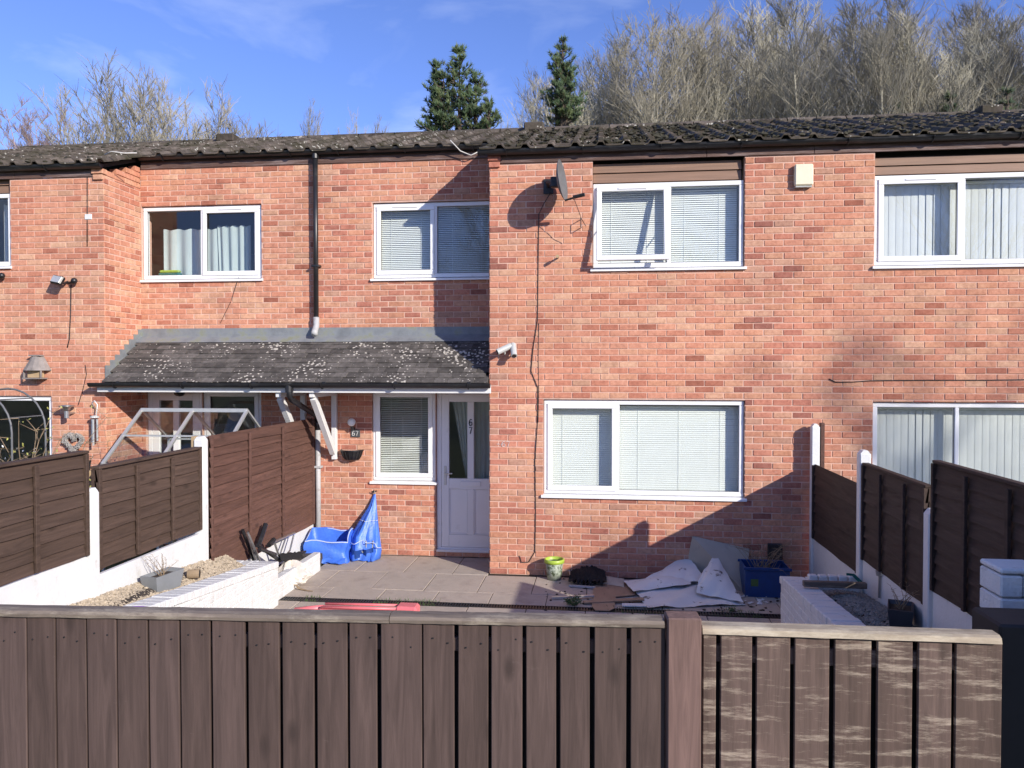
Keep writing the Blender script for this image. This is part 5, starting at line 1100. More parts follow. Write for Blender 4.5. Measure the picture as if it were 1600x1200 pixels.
# climbing shrub on the arch and weeds: stems with leaves
def shrub(base, h, spread, n, label, cat='shrub', stem='dry_stem', leaf='leaf_yellow', leaves=8, seed=1, r0=0.006, ls=0.03, droop=0.2, name='shrub', lean=(0,0)):
    rr = random.Random(seed); t = thing(name, base, label, cat); ms = MB(); mlf = MB(); base = Vector(base)
    for i in range(n):
        a = rr.uniform(0, 6.28); p = base + Vector((rr.uniform(-.3,.3)*spread*0.3, rr.uniform(-.3,.3)*spread*0.3, 0)); d = Vector((math.cos(a)*spread*rr.uniform(.1,.8)/h + lean[0], math.sin(a)*spread*rr.uniform(.1,.8)/h + lean[1], 1)).normalized(); L = h*rr.uniform(0.55, 1.0); pts = [p.copy()]; k = 6
        for s in range(k):
            d = (d + Vector((rr.uniform(-.18,.18), rr.uniform(-.18,.18), -droop*s/k*rr.random()))).normalized(); p = p + d*(L/k); pts.append(p.copy())
            if s > 1:
                for _ in range(2):
                    b = p + Vector((rr.uniform(-1,1), rr.uniform(-1,1), rr.uniform(-.2,.8)))*h*0.10; ms.tube([p, b], [r0*0.45, r0*0.2], 3, False); pts_l = b
                    for _ in range(max(0, leaves//4)):
                        c_ = b + Vector((rr.uniform(-1,1), rr.uniform(-1,1), rr.uniform(-1,1)))*ls; u = Vector((rr.uniform(-1,1), rr.uniform(-1,1), rr.uniform(-1,1))).normalized(); v = u.orthogonal().normalized()
                        mlf.add([c_ - u*ls*0.6, c_ + v*ls*0.28, c_ + u*ls*0.6, c_ - v*ls*0.28], [(0,1,2,3)])
        ms.tube(pts, [r0*(1 - 0.75*s/k) for s in range(k+1)], 4, False)
    ms.build('stems', MATS[stem], t)
    if mlf.v: mlf.build('leaves', MATS[leaf], t, kind='stuff')
    return t
shrub((-6.35, -1.55, 0), 2.15, 1.0, 34, 'scraggy climbing shrub with yellow-green leaves tangled in the metal arch', leaves=4, seed=2, r0=0.011, ls=0.032, droop=0.5)
shrub((-5.98, -0.25, 0), 2.0, 0.35, 7, 'dry dead climber stems against the left brick wall', leaves=4, leaf='dry_stem', seed=5, r0=0.006, ls=0.03)
c = onY(2, 690, -1.0); shrub((c.x, -1.0, 0), 1.75, 0.3, 7, 'pale flowered plant at the far left by the window', leaves=4, leaf='globe_white', seed=6, r0=0.006, ls=0.03)

# ================================================================ things on the patio and in the planters
def trough(px, py, z, w, d, h, mat, lab, rot, seed):
    c = onZ(px, py, z); t = thing('plant_trough', c, lab, 'plant trough'); Mx = Matrix.Translation(c) @ Matrix.Rotation(R(rot), 4, 'Z')
    def ring(s, zz): return [Mx @ Vector((sx*w/2*s, sy*d/2*s, zz)) for sx, sy in ((-1,-1),(1,-1),(1,1),(-1,1))]
    m = MB(); m.add(ring(0.82, 0) + ring(1.0, h) + ring(0.90, h) + ring(0.80, h*0.75), [(3,2,1,0)] + [(a*4+i, a*4+(i+1) % 4, (a+1)*4+(i+1) % 4, (a+1)*4+i) for a in range(3) for i in range(4)]); m.build('trough_body', MATS[mat], t)
    MB().add(ring(0.83, h*0.8), [(0,1,2,3)]).build('compost', MATS['soil'], t)
    shrub(c + Vector((0, 0, h*0.8)), 0.26, 0.30, 9, lab.replace('trough', 'twigs in the trough').replace('plastic ', ''), 'plant', leaves=2, leaf='dry_stem', seed=seed, r0=0.0035, ls=0.018, name='bare_plant')
trough(254, 921, 0.62, 0.34, 0.17, 0.15, 'pot_grey', 'light grey plastic trough with dead twigs on sunlit pebbles', 80, 11)
trough(1407, 974, 0.56, 0.30, 0.18, 0.14, 'pot_dark', 'dark plastic trough with dead twigs on shaded pebbles', 70, 12)
def solar(px, py, z, h, lab):
    c = onZ(px, py, z); t = thing('solar_light', c, lab, 'solar light'); MB().tube([c, c + Vector((0, 0, h))], 0.011, 8).build('stake', MATS['galvanised'], t); MB().lathe([(0.0, h - 0.01), (0.03, h - 0.005), (0.034, h + 0.035), (0.0, h + 0.04)], c, 12).build('head', MATS['galvanised'], t)
solar(1374, 934, 0.53, 0.20, 'slim steel solar light leaning among the shaded pebbles'); solar(9, 948, 0.79, 0.05, 'low steel solar light under the far left panel'); 
c = onZ(1528, 984, 1.0); solar(1528, 986, 0.95, 0.04, 'short steel solar light showing above the gate rail')
tag(MB().cbox(c.x - 0.05, c.x + 0.05, c.y - 0.1, c.y + 0.1, 0, 0.948, 0.01).build('light_stand', MATS['black_and_gap_shade']), 'dark block under the short solar light behind the gate', 'block')
c = onZ(300, 905, 0.60); t = thing('tin_can', c, 'rusty tin lying on its side on the sunlit pebbles', 'tin'); MB().tube([c + Vector((-0.04, 0, 0.045)), c + Vector((0.06, 0.03, 0.045))], 0.042, 14, False).build('can_wall', MATS['dry_stem'], t); MB().tube([c + Vector((0.05, 0.027, 0.045)), c + Vector((0.055, 0.028, 0.045))], 0.040, 14).build('can_base', MATS['dark_gap'], t)
c = onZ(215, 952, 0.86); tag(MB().tube([c + Vector((0.09*math.cos(a), 0.05*math.sin(a), 0)) for a in [2*math.pi*k/16 for k in range(17)]], 0.008, 6).build('toy_hoop', MATS['purple_plastic'], smooth=True), 'purple plastic hoop lying on the left planter wall', 'hoop')
c = onZ(340, 866, 0.35); shrub(c, 0.28, 0.25, 12, 'dry grassy tuft against the reddish fence panel', 'plant', leaves=0, seed=15, r0=0.003, name='dry_tuft')
# timber and bits on the right planter
c = onZ(1262, 925, 0.535); t = thing('timber_offcut', c, 'weathered timber batten laid across the right planter wall', 'timber'); MB().cbox(c.x - 0.04, c.x + 0.50, c.y - 0.03, c.y + 0.03, 0.585, 0.635, 0.004).build('batten', MATS['rail_wood'], t); MB().cbox(c.x + 0.12, c.x + 0.45, c.y + 0.035, c.y + 0.10, 0.57, 0.60, 0.004).build('second_batten', MATS['rail_wood'], t)
c = onZ(1300, 908, 0.53); t = thing('coping_offcut', c, 'ridged white coping offcut lying on the far end of the right planter', 'coping')
for k in range(5): MB().cbox(c.x - 0.22 + k*0.09, c.x - 0.14 + k*0.09, c.y - 0.05, c.y + 0.03, 0.533, 0.59, 0.01).build('segment', MATS['white_masonry'], t)
c = onZ(1342, 912, 0.55); tag(MB().bar(c + Vector((-0.05, 0, 0.08)), c + Vector((0.03, 0, 0.0)), 0.045, 0.03).bar(c + Vector((-0.11, 0, 0.085)), c + Vector((-0.05, 0, 0.08)), 0.02, 0.02).build('hand_trowel', MATS['teal_plastic']), 'small dark teal garden tool at the right planter', 'tool')
# blue crate with brambles
c = onZ(1193, 925, 0); cr_ = thing('storage_crate', c, 'dark blue plastic crate with dead brambles against the shaded wall', 'crate'); x0, x1, y0, y1, hh = c.x - 0.24, c.x + 0.24, -0.62, -0.25, 0.33
for (a, b, cc, d) in ((x0, x1, y0, y0 + .012), (x0, x1, y1 - .012, y1), (x0, x0 + .012, y0 + .013, y1 - .013), (x1 - .012, x1, y0 + .013, y1 - .013)): MB().cbox(a, b, cc, d, 0.0, hh, 0.003).build('side', MATS['crate_blue'], cr_)
m = MB(); frame_bars(m, x0 - .015, x1 + .015, 0, 1, y0, y1, .01) if False else None
for ya_ in (y0 - .018, y1 + .001): MB().cbox(x0 - .018, x1 + .018, ya_, ya_ + .017, hh - .03, hh, .003).build('rim', MATS['crate_blue'], cr_)
MB().box(x0 + .013, x1 - .013, y0 + .013, y1 - .013, 0.01, 0.2).build('soil_fill', MATS['soil'], cr_); MB().box(x0 + 0.06, x0 + 0.14, y0 - 0.003, y0 - 0.001, 0.12, 0.2).build('paper_label', MATS['leaf_green'], cr_)
shrub((c.x, -0.42, 0.2), 0.6, 0.9, 26, 'dead brambles growing out of the blue crate', 'plant', leaves=2, leaf='leaf_green', seed=21, r0=0.004, ls=0.025, droop=0.9, name='bramble')
# bucket
c = onZ(866, 905, 0); bu = thing('bucket', c, 'patterned bucket with a lime green rim standing by the wall', 'bucket')
MB().lathe([(0.0, 0.004), (0.085, 0.0), (0.108, 0.215), (0.102, 0.215), (0.08, 0.01)], c, 20).build('bucket_body', MATS['bucket_body'], bu, smooth=True); MB().lathe([(0.108, 0.20), (0.122, 0.205), (0.122, 0.245), (0.112, 0.25), (0.104, 0.245), (0.104, 0.20)], c, 20).build('rim', MATS['lime_plastic'], bu, smooth=True)
MB().lathe([(0.0, 0.17), (0.104, 0.17)], c, 20).build('contents', MATS['soil'], bu)
# crumpled sheets
def sheet(name, c4, mat, lab, cat, bulge, amp, seed, nu=22, nv=16, th=0.004, freq=1.0):
    rr = random.Random(seed); P = [Vector(p) for p in c4]; waves = [(rr.uniform(1, 4)*freq, rr.uniform(1, 4)*freq, rr.uniform(0, 6.28), rr.uniform(.3, 1)) for _ in range(6)]
    def f(u, v):
        p = (P[0]*(1-u) + P[1]*u)*(1-v) + (P[3]*(1-u) + P[2]*u)*v
        w_ = sum(a*abs(math.sin(fu*u*3.1 + fv*v*3.1 + ph)) for fu, fv, ph, a in waves)/3 - 0.45
        ed = rr.uniform(-.003,.003)
        return Vector((p.x + ed, p.y + amp*w_*0.4 + ed, max(0.012, p.z + bulge*math.sin(math.pi*u)*math.sin(math.pi*v) + amp*w_)))
    o = MB().grid(f, nu, nv).build(name, MATS[mat], smooth=True)
    return tag(o, lab, cat)
G_ = lambda px, py, z=0.0: onZ(px, py, z)
bd = [onY(1082, 838, -0.03), onY(1171, 858, -0.03), G_(1163, 925, 0.0), G_(1068, 905, 0.0)]
m = MB(); nrm_ = (bd[1]-bd[0]).cross(bd[3]-bd[0]).normalized()*0.015; m.add(bd + [p + nrm_ for p in bd], [(0,1,2,3),(7,6,5,4),(0,4,5,1),(1,5,6,2),(2,6,7,3),(3,7,4,0)]); tag(m.build('leaning_board', MATS['board_beige'], recalc=True), 'beige board leaning against the shaded wall', 'board')
sheet('lino_sheet', [G_(985, 916, .02), G_(1090, 902, .06), G_(1166, 947), G_(1012, 953)], 'lino_white', 'crumpled white lino sheet with black specks lying on the patio', 'lino', 0.03, 0.035, 31, 36, 26, freq=1.3)
sheet('lino_sheet', [G_(1008, 905, .09), G_(1074, 868, .27), G_(1104, 908, .13), G_(1050, 914, .08)], 'lino_white', 'folded white lino offcut standing up on the crumpled sheet', 'lino', 0.03, 0.02, 32, 20, 16, freq=0.8)
sheet('lino_sheet', [G_(1092, 905, .18), G_(1118, 866, .34), G_(1162, 943, .03), G_(1088, 928, .07)], 'lino_white', 'curled white lino offcut against the leaning board', 'lino', 0.07, 0.025, 33, 22, 20, freq=0.8)
sheet('lino_sheet', [G_(974, 908, .05), G_(1076, 899, .12), G_(1080, 913, .11), G_(990, 925, .05)], 'lino_white', 'folded-over flap of white lino lying on the crumpled sheet', 'lino', 0.06, 0.012, 34, 26, 16)
q = MB(); pts = [G_(928, 917), G_(985, 912), G_(993, 932), G_(962, 935), G_(960, 953), G_(952, 957), G_(930, 956), G_(925, 950)]; q.add([Vector((p.x, p.y, 0.012)) for p in pts] + [Vector((p.x, p.y, 0.02)) for p in pts], [tuple(range(8))[::-1], tuple(range(8, 16))] + [(i, (i+1) % 8, 8+(i+1) % 8, 8+i) for i in range(8)])
tag(q.build('lino_offcut', MATS['lino_brown'], recalc=True), 'flat L-shaped brown wood-look lino offcut on the patio', 'lino')
def strip(a, b, w, h, mat, lab, cat='strip'): tag(MB().bar(a, b, w, h).build('strip_offcut', MATS[mat]), lab, cat)
strip(G_(862, 934, .02), G_(928, 931, .03), 0.03, 0.02, 'aluminium', 'pale metal strip lying beside the brown lino')
strip(G_(885, 870, .16), G_(892, 903, .02), 0.02, 0.02, 'aluminium', 'metal angle strip propped beside the bucket'); strip(G_(889, 915, .02), G_(930, 918, .02), 0.025, 0.02, 'grey_pipe', 'grey strip lying in front of the black sack')
strip(G_(912, 941, .02), G_(1005, 936, .03), 0.08, 0.015, 'lino_brown', 'brown strip of wood-look flooring under the lino'); strip(G_(972, 945, .02), G_(1010, 946, .025), 0.09, 0.012, 'lino_white', 'white plastic offcut poking from under the sheet')
sk2 = sheet('rubble_sack', [G_(892, 897, .02), G_(945, 893, .04), G_(948, 917, .02), G_(888, 915, .01)], 'black_cloth', 'crumpled black sack near the bucket', 'sack', 0.07, 0.10, 41, 26, 16, freq=3)
sheet('rubble_sack', [G_(935, 898, .03), G_(975, 905, .05), G_(975, 918, .02), G_(932, 912, .01)], 'board_beige', 'torn grey cardboard beside the white lino', 'cardboard', 0.03, 0.03, 42, 8, 6)
m = MB(); r = random.Random(9)
for i in range(160):
    c = G_(r.uniform(850, 1215), r.uniform(900, 962)); s = r.uniform(0.006, 0.022); m.blob((c.x, c.y, 0.006), s*1.4, s, s*0.6, 0.4, r)
tag(m.build('debris', MATS['soil'], kind='stuff'), 'dark crumbs of soil and rubble scattered on the patio', 'debris', kind='stuff')
m = MB()
for i in range(50):
    c = G_(r.uniform(1120, 1200), r.uniform(915, 945)); s = r.uniform(0.008, 0.03); m.blob((c.x, c.y, 0.01), s*1.4, s, s*0.4, 0.4, r)
tag(m.build('debris', MATS['lino_white'], kind='stuff'), 'white scraps scattered beside the blue crate', 'debris', kind='stuff')
c = G_(897, 946); shrub(c, 0.14, 0.35, 22, 'small green weed growing between the slabs', 'weed', stem='leaf_green', leaf='leaf_green', leaves=8, seed=51, r0=0.003, ls=0.018, name='weed')
c = G_(1145, 955); shrub(c, 0.08, 0.5, 14, 'low weeds by the drain near the right planter', 'weed', stem='leaf_green', leaf='leaf_green', leaves=4, seed=52, r0=0.002, ls=0.015, name='weed')
m = MB()
for i in range(900):
    c = Vector((r.uniform(-3.4, 2.2), -1.275 + r.choice((-1, 1))*r.uniform(.055, .085), 0)); 
    if math.sin(c.x*2.1) + math.sin(c.x*5.3) > 0.4: m.add([c, c + Vector((.006, 0, 0)), c + Vector((r.uniform(-.02,.02), r.uniform(-.02,.02), r.uniform(.015,.05)))], [(0,1,2)])
tag(m.build('grass_tufts', MATS['leaf_green'], kind='stuff'), 'moss and grass growing along the drain edges', 'grass', kind='stuff')
# blue tote bags
def bag_box(c, w, d, h, rot, lab):
    t = thing('tote_bag', c, lab, 'bag'); rr = random.Random(61); Mx = Matrix.Translation(c) @ Matrix.Rotation(R(rot), 4, 'Z'); m = MB(); nu, nv = 32, 8; rimp = []
    def per(u):
        s = u*4 % 4; k = int(s); f = s - k
        cr4 = [(-1,-1),(1,-1),(1,1),(-1,1)]; a, b = cr4[k], cr4[(k+1) % 4]; x, y = a[0]*(1-f) + b[0]*f, a[1]*(1-f) + b[1]*f
        return x, y
    for inner in (0, 1):
        def f(u, v):
            x, y = per(u); s = 1 - 0.03*inner; sag = 0.05*math.sin(u*19) + 0.04*math.sin(u*31 + v*7); bul = 1 + 0.10*math.sin(math.pi*v)*math.cos(u*12) + 0.05*math.sin(9*v + u*25)
            top = h*(1 + sag + (-0.22 if y < 0 else 0.06)*(1 if abs(y) > .95 else abs(y)))
            return Mx @ Vector((x*w/2*s*bul, y*d/2*s*bul, (0.012 if inner else 0) + v*top))
        m.grid(f, nu, nv)
        if not inner: rimp = [f(k/nu, 1) for k in range(nu+1)]; base = [f(k/nu, 0) for k in range(nu)]
    m.add([b + Vector((0,0,.008)) for b in base], [tuple(range(len(base)))])
    m.build('bag_body', MATS['blue_woven'], t, smooth=True); MB().tube(rimp, 0.008, 6, False).build('piping', MATS['piping_pale'], t, smooth=True)
    for s in (-1, 1): MB().tube([Mx @ Vector(p) for p in ((-w/2 - 0.012, s*0.09, h*0.8), (-w/2 - 0.03, s*0.085, h*0.5), (-w/2 - 0.03, s*0.07, h*0.25), (-w/2 - 0.012, s*0.03, h*0.15))], 0.012, 5).build('handle', MATS['webbing'], t, smooth=True)
    sk_ = MB().grid(lambda u, v: Mx @ Vector(((u - 0.5)*w*1.0 - 0.02, -d/2 - 0.005 - 0.10*v*(0.6 + 0.4*math.sin(u*9)), 0.05*(1-v) + 0.012 + 0.014*abs(math.sin(u*14 + v*3)))), 18, 5); sk_.build('loose_flap', MATS['blue_woven'], t, smooth=True)
c = G_(508, 880); bag_box(c + Vector((0, 0.16, 0)), 0.54, 0.36, 0.36, 8, 'open blue woven tote bag standing on the patio by the low kerb')
t = thing('tote_bag', G_(570, 880), 'blue woven tote bag hanging by its strap from a hook under the porch window', 'bag'); m = MB()
lv = [(772, 584, 587, RD - .03), (790, 577, 588, RD - .06), (812, 563, 590, RD - .10), (835, 549, 593, RD - .16), (858, 545, 597, RD - .22), (872, 546, 595, RD - .26), (881, 552, 591, RD - .28)]
NU = 48; ringsv = []
for i, (py, xa, xb, y) in enumerate(lv):
    a = onY(xa, py, y); b = onY(xb, py, y); cx = (a + b)/2; hw_ = (b - a).length/2; dp_ = min(0.15, hw_*0.75); 
    for k in range(NU):
        th = 2*math.pi*k/NU; wob = 1 + 0.30*math.sin(4*th + i*0.9) + 0.22*math.sin(9*th + i*1.7) + 0.12*math.sin(15*th - i*2.3); ringsv.append(Vector((cx.x + hw_*math.cos(th)*(1 + .04*math.sin(3*th+i)), min(cx.y + dp_*math.sin(th)*wob, RD - 0.012), max(0.006, cx.z))))
m.add(ringsv, [(i*NU+k, i*NU+(k+1) % NU, (i+1)*NU+(k+1) % NU, (i+1)*NU+k) for i in range(len(lv)-1) for k in range(NU)] + [tuple((len(lv)-1)*NU + k for k in range(NU))[::-1]]); m.build('bag_body', MATS['blue_woven'], t, smooth=True, recalc=True)
MB().tube([ringsv[4*NU + k] + Vector((0, -0.006, 0.012*math.sin(k*1.1) + 0.13*math.sin(math.pi*(k - NU/2)/(NU/2)))) for k in range(NU//2, NU)], 0.006, 5, False).build('piping', MATS['piping_pale'], t, smooth=True)
MB().tube([ringsv[2*NU + k] + Vector((0, -0.006, 0.0)) for k in range(NU//2, NU)], 0.005, 5, False).build('piping', MATS['piping_pale'], t, smooth=True)
MB().grid(lambda u, v: ringsv[4*NU + int(NU*0.62) + round(u*12)] + Vector((0, -0.012, 0.05 - 0.10*v - 0.03*math.sin(math.pi*u))), 12, 4).build('pocket_opening', MATS['blue_dark'], t)
hkp = onY(585, 770, RD - 0.05); MB().tube([ringsv[0], hkp + Vector((0.0, 0, 0.02)), ringsv[NU//2]], 0.006, 5).build('strap', MATS['webbing'], t)
for dx in (0, 0.05): 
    a = onY(562 + dx*200, 845, RD - .30); MB().tube([a, a + Vector((0.01, -.03, -.08)), a + Vector((0.05, -.03, -.15)), a + Vector((0.09, -.01, -.09)), a + Vector((0.09, .02, 0.0))], 0.009, 5).build('handle', MATS['webbing'], t, smooth=True)
h2 = onY(586, 768, RD); tag(MB().tube([h2, h2 + Vector((0, -.06, 0)), h2 + Vector((0, -.075, 0.03))], 0.006, 6).tube([h2 + Vector((-.04, -.012, .0)), h2 + Vector((.03, -.012, .01))], 0.008, 6).build('wall_hook', MATS['dark_metal']), 'dark hook under the porch window sill holding the blue bag', 'hook')
# white rubble bag
c = G_(448, 921); m = MB(); rr = random.Random(71)
def fb(u, v):
    th = 2*math.pi*u; ph = math.pi*v; n_ = 1 + 0.14*math.sin(5*th + 3*ph) + 0.10*math.sin(11*th - 5*ph) + 0.07*math.sin(17*ph + 4*th); z = 0.5 - 0.5*math.cos(ph)
    return Vector((c.x + 0.21*math.sin(ph)*math.cos(th)*n_, c.y + 0.12 + 0.16*math.sin(ph)*math.sin(th)*n_, 0.005 + 0.27*(1 - z)*(1 + 0.15*math.sin(3*th + 1))))
m.grid(fb, 30, 12); t = thing('rubble_bag', c, 'crumpled clear and red printed polythene bag slumped at the white wall', 'bag'); m.build('bag_body', MATS['polythene'], t, smooth=False)
MB().tube([c + Vector((.10, 0, .06)), c + Vector((.16, -.02, .02)), c + Vector((.26, -.05, .012)), c + Vector((.34, -.07, .012))], [0.012, .01, .008, .004], 5).build('tie', MATS['dry_stem'], t)
# broken folding frame
fo = thing('folding_chair', onZ(425, 880, 0.14), 'heap of broken black and chrome folding chair parts behind the kerb wall', 'chair frame')
def T(px, py, x): return onX(px, py, x)
for pts, r_, mt in (([T(379, 828, -3.86), T(399, 882, -3.84)], .020, 'black_plastic'), ([T(388, 838, -3.80), T(402, 882, -3.78)], .013, 'galvanised'), ([T(387, 832, -3.76), T(408, 882, -3.76)], .014, 'galvanised'),
    ([T(415, 819, -3.84), T(404, 852, -3.82)], .028, 'black_plastic'), ([T(402, 852, -3.74), T(438, 876, -3.70)], .022, 'black_plastic'), ([T(424, 849, -3.80), T(460, 833, -3.80)], .017, 'galvanised'), ([T(429, 848, -3.72), T(438, 876, -3.72)], .014, 'galvanised'),
    ([T(459, 836, -3.80), T(453, 860, -3.78), T(441, 874, -3.74)], .011, 'galvanised'), ([T(436, 874, -3.68), T(477, 862, -3.64)], .016, 'black_plastic'), ([T(420, 852, -3.70), T(428, 843, -3.70)], .028, 'black_plastic'), ([T(436, 870, -3.84), T(446, 842, -3.84)], .010, 'galvanised'), ([T(406, 858, -3.66), T(430, 866, -3.66)], .020, 'black_plastic')):
    MB().tube(pts, r_, 8).build('frame_tube' if mt == 'galvanised' else 'frame_arm', MATS[mt], fo)
sheet('black_cloth', [T(436, 868, -3.70), T(470, 864, -3.62), T(474, 874, -3.55), T(440, 880, -3.6)], 'black_cloth', 'torn black seat cloth lying with the broken chair parts', 'cloth', 0.02, 0.03, 81, 10, 8, freq=2)
# pink toy
c = G_(555, 953, 0.05); py_ = c.y; tq = thing('toy_slide', (c.x, py_, 0), 'pink plastic toy lying across the drain behind the fence', 'toy')
a = onY(462, 951, py_); b = onY(640, 949, py_)
MB().cbox(onY(500, 951, py_).x, onY(625, 951, py_).x, py_ - 0.06, py_ + 0.06, 0.004, 0.075, 0.02).build('bed', MATS['pink_plastic'], tq)
MB().cbox(onY(620, 951, py_).x, onY(654, 951, py_).x, py_ - 0.09, py_ + 0.09, 0.004, 0.125, 0.025).build('end_block', MATS['pink_plastic'], tq); MB().tube([Vector((a.x, py_ - .02, .03)), Vector((onY(505, 950, py_).x, py_, .06))], 0.03, 10).build('nose', MATS['pink_plastic'], tq, smooth=True)
for s in (-1, 1): MB().tube([Vector((onY(505, 950, py_).x, py_ + s*.06, .085)), Vector((onY(622, 950, py_).x, py_ + s*.06, .095))], 0.014, 8).build('side_rail', MATS['pink_plastic'], tq, smooth=True)
# ================================================================ trees
def bare_tree_mesh(seed, H, nb, l1, l2n, l3n, up, stems=1, rad=0.09, tw=0.011, start=0.3):
    rr = random.Random(seed); trunk = MB(); crown = MB()
    def walk(p, d, L, k, wob, upb):
        pts = [p.copy()]
        for s in range(k):
            d = (d + Vector((rr.uniform(-wob, wob), rr.uniform(-wob, wob), rr.uniform(-wob*.5, wob*.5) + upb))).normalized(); p = p + d*(L/k); pts.append(p.copy())
        return pts
    for st in range(stems):
        a0 = rr.uniform(0, 6.28); base = Vector((math.cos(a0), math.sin(a0), 0))*(0.25 if stems > 1 else 0)
        d0 = Vector((math.cos(a0)*0.035*stems*(stems > 1)*rr.random(), math.sin(a0)*0.035*stems*(stems > 1)*rr.random(), 1)).normalized(); Hs = H*(1 if st == 0 else rr.uniform(.75, .97)); k = 12
        tp = walk(base, d0, Hs, k, 0.07, 0.03); trunk.tube(tp, [max(0.012, rad*(1 - 0.93*s/k)) for s in range(k+1)], 6, False)
        n1 = nb//stems
        for i in range(n1):
            t = start + (1 - start)*(i + rr.random())/n1; q = t*k; s = min(k-1, int(q)); p = tp[s].lerp(tp[s+1], q - s); az = rr.uniform(0, 6.28)
            L = l1*(1.15 - 0.85*t)*rr.uniform(.65, 1.15); d = Vector((math.cos(az), math.sin(az), rr.uniform(up*.6, up*1.4))).normalized()
            b1 = walk(p, d, L, 5, 0.16, 0.07); r1 = max(0.014, rad*0.42*(1 - .8*t)); crown.tube(b1, [max(tw, r1*(1 - .75*j/5)) for j in range(6)], 4, False)
            for j in range(l2n):
                q2 = rr.uniform(0.8, 5); s2 = min(4, int(q2)); p2 = b1[s2].lerp(b1[s2+1], q2 - s2); dd = (b1[s2+1] - b1[s2]).normalized(); d2 = (dd + Vector((rr.uniform(-.9,.9), rr.uniform(-.9,.9), rr.uniform(-.2,.8)))).normalized()
                L2 = L*rr.uniform(.25, .5); b2 = walk(p2, d2, L2, 3, 0.2, 0.06); crown.tube(b2, [tw*1.2, tw*1.1, tw, tw*.7], 3, False)
                for m_ in range(l3n):
                    q3 = rr.uniform(0.4, 3); s3 = min(2, int(q3)); p3 = b2[s3].lerp(b2[s3+1], q3 - s3); d3 = ((b2[s3+1] - b2[s3]).normalized() + Vector((rr.uniform(-.9,.9), rr.uniform(-.9,.9), rr.uniform(-.3,.8)))).normalized()
                    L3 = L2*rr.uniform(.35, .75); crown.tube(walk(p3, d3, L3, 2, 0.18, 0.05), [tw*.8, tw*.7, tw*.4], 3, False)
    out = []
    for mb, nm in ((trunk, 'trunk'), (crown, 'crown')):
        me = bpy.data.meshes.new(nm); me.from_pydata([tuple(v) for v in mb.v], [], mb.f); me.update(); out.append(me)
    return out
def plant_tree(name, meshes, mats, loc, rz, sc, label, group=None, cat='tree'):
    t = bpy.data.objects.new(name, None); link(t); t.location = loc; t.rotation_euler = (0, 0, rz); t.scale = sc; WP[t.name] = Vector((0, 0, 0)); tag(t, label, cat, group)
    for me, mt, nm in zip(meshes, mats, ('trunk', 'crown')):
        o = bpy.data.objects.new(nm, me); link(o); o.parent = t
        if len(me.materials) == 0: me.materials.append(MATS[mt])
    return t
V1 = [bare_tree_mesh(100 + k, 14.5, 46, 6.4, 8, 6, 1.5, 1, 0.13, 0.011, 0.22) for k in range(4)]
V2 = [bare_tree_mesh(200 + k, 12.5, 54, 5.4, 8, 6, 1.8, 3, 0.09, 0.011, 0.15) for k in range(3)]
V3 = [bare_tree_mesh(300 + k, 11.0, 60, 4.6, 7, 5, 1.9, 5, 0.10, 0.010, 0.2) for k in range(2)]
V4 = [bare_tree_mesh(400, 9.0, 60, 3.2, 8, 7, 1.2, 4, 0.08, 0.008, 0.2)]
rw = random.Random(17)
def at_depth(px, depth):                       # foot of a tree seen in this direction, this far behind the front wall
    d = ray(px, 500); s = (depth + 9.36)/d.y; x = CAM.x + d.x*s; return Vector((x, depth, ground_z(x, depth) - 0.2))
def tree_to(px, ptop, depth, meshes, mats, H, label, group=None, name='bare_tree', wide=1.0):
    """scale a tree so its tip comes where it is seen"""
    f = at_depth(px, depth); zt = CAM.z + (577 - ptop)/F * (depth + 9.36)*1.0/ (0.9931*(1 + 0.118*(px-800)/F)); s = (zt - f.z)/max(v.co.z for m_ in meshes for v in m_.vertices)
    return plant_tree(name, meshes, mats, f, rw.uniform(0, 6.28), (s*wide, s*wide, s), label, group)
WOOD = 'bare grey tree in the dense wood on the bank behind the right roof'
prof_top = lambda px: 150 - (px - 830)*0.42 if px < 1020 else (70 - (px - 1020)*0.36 if px < 1160 else 18)
px = 838
while px < 1720:
    dep = rw.uniform(30, 44); v = rw.choice(V1 + V2); Hh = 14.5 if v in V1 else 12.5
    tree_to(px, max(-70, prof_top(px) - 22 + rw.uniform(-22, 30)), dep, v, ('bark_pale', 'bark_grey') if v in V1 else ('bark_grey', 'bark_pale'), Hh, WOOD, 'bare trees in the wood behind the right roof', wide=rw.uniform(.95, 1.3)); px += rw.uniform(12, 21)
# undergrowth of the wood, seen as one tangle through the stems
m = MB()
for i in range(1700):
    x = rw.uniform(3, 48); y = rw.uniform(26, 46); z = ground_z(x, y); L = rw.uniform(3.5, 8.5)*(0.4 if x < 7 else 1); p = Vector((x, y, z)); d = Vector((rw.uniform(-.3,.3), rw.uniform(-.3,.3), 1)).normalized(); q_ = p + d*L*.5; e_ = q_ + (d + Vector((rw.uniform(-.3,.3), rw.uniform(-.3,.3), 0))).normalized()*L*.5
    m.tube([p, q_, e_], [.022, .016, .006], 3, False)
    for k in range(5): 
        b_ = q_.lerp(e_, rw.random()); m.tube([b_, b_ + Vector((rw.uniform(-1,1), rw.uniform(-1,1), rw.uniform(.3,1.3)))*rw.uniform(.4,.9)], [.010, .005], 3, False)
tag(m.build('undergrowth', MATS['bark_grey'], kind='stuff'), 'tangle of thin saplings under the trees on the bank', 'undergrowth', kind='stuff')
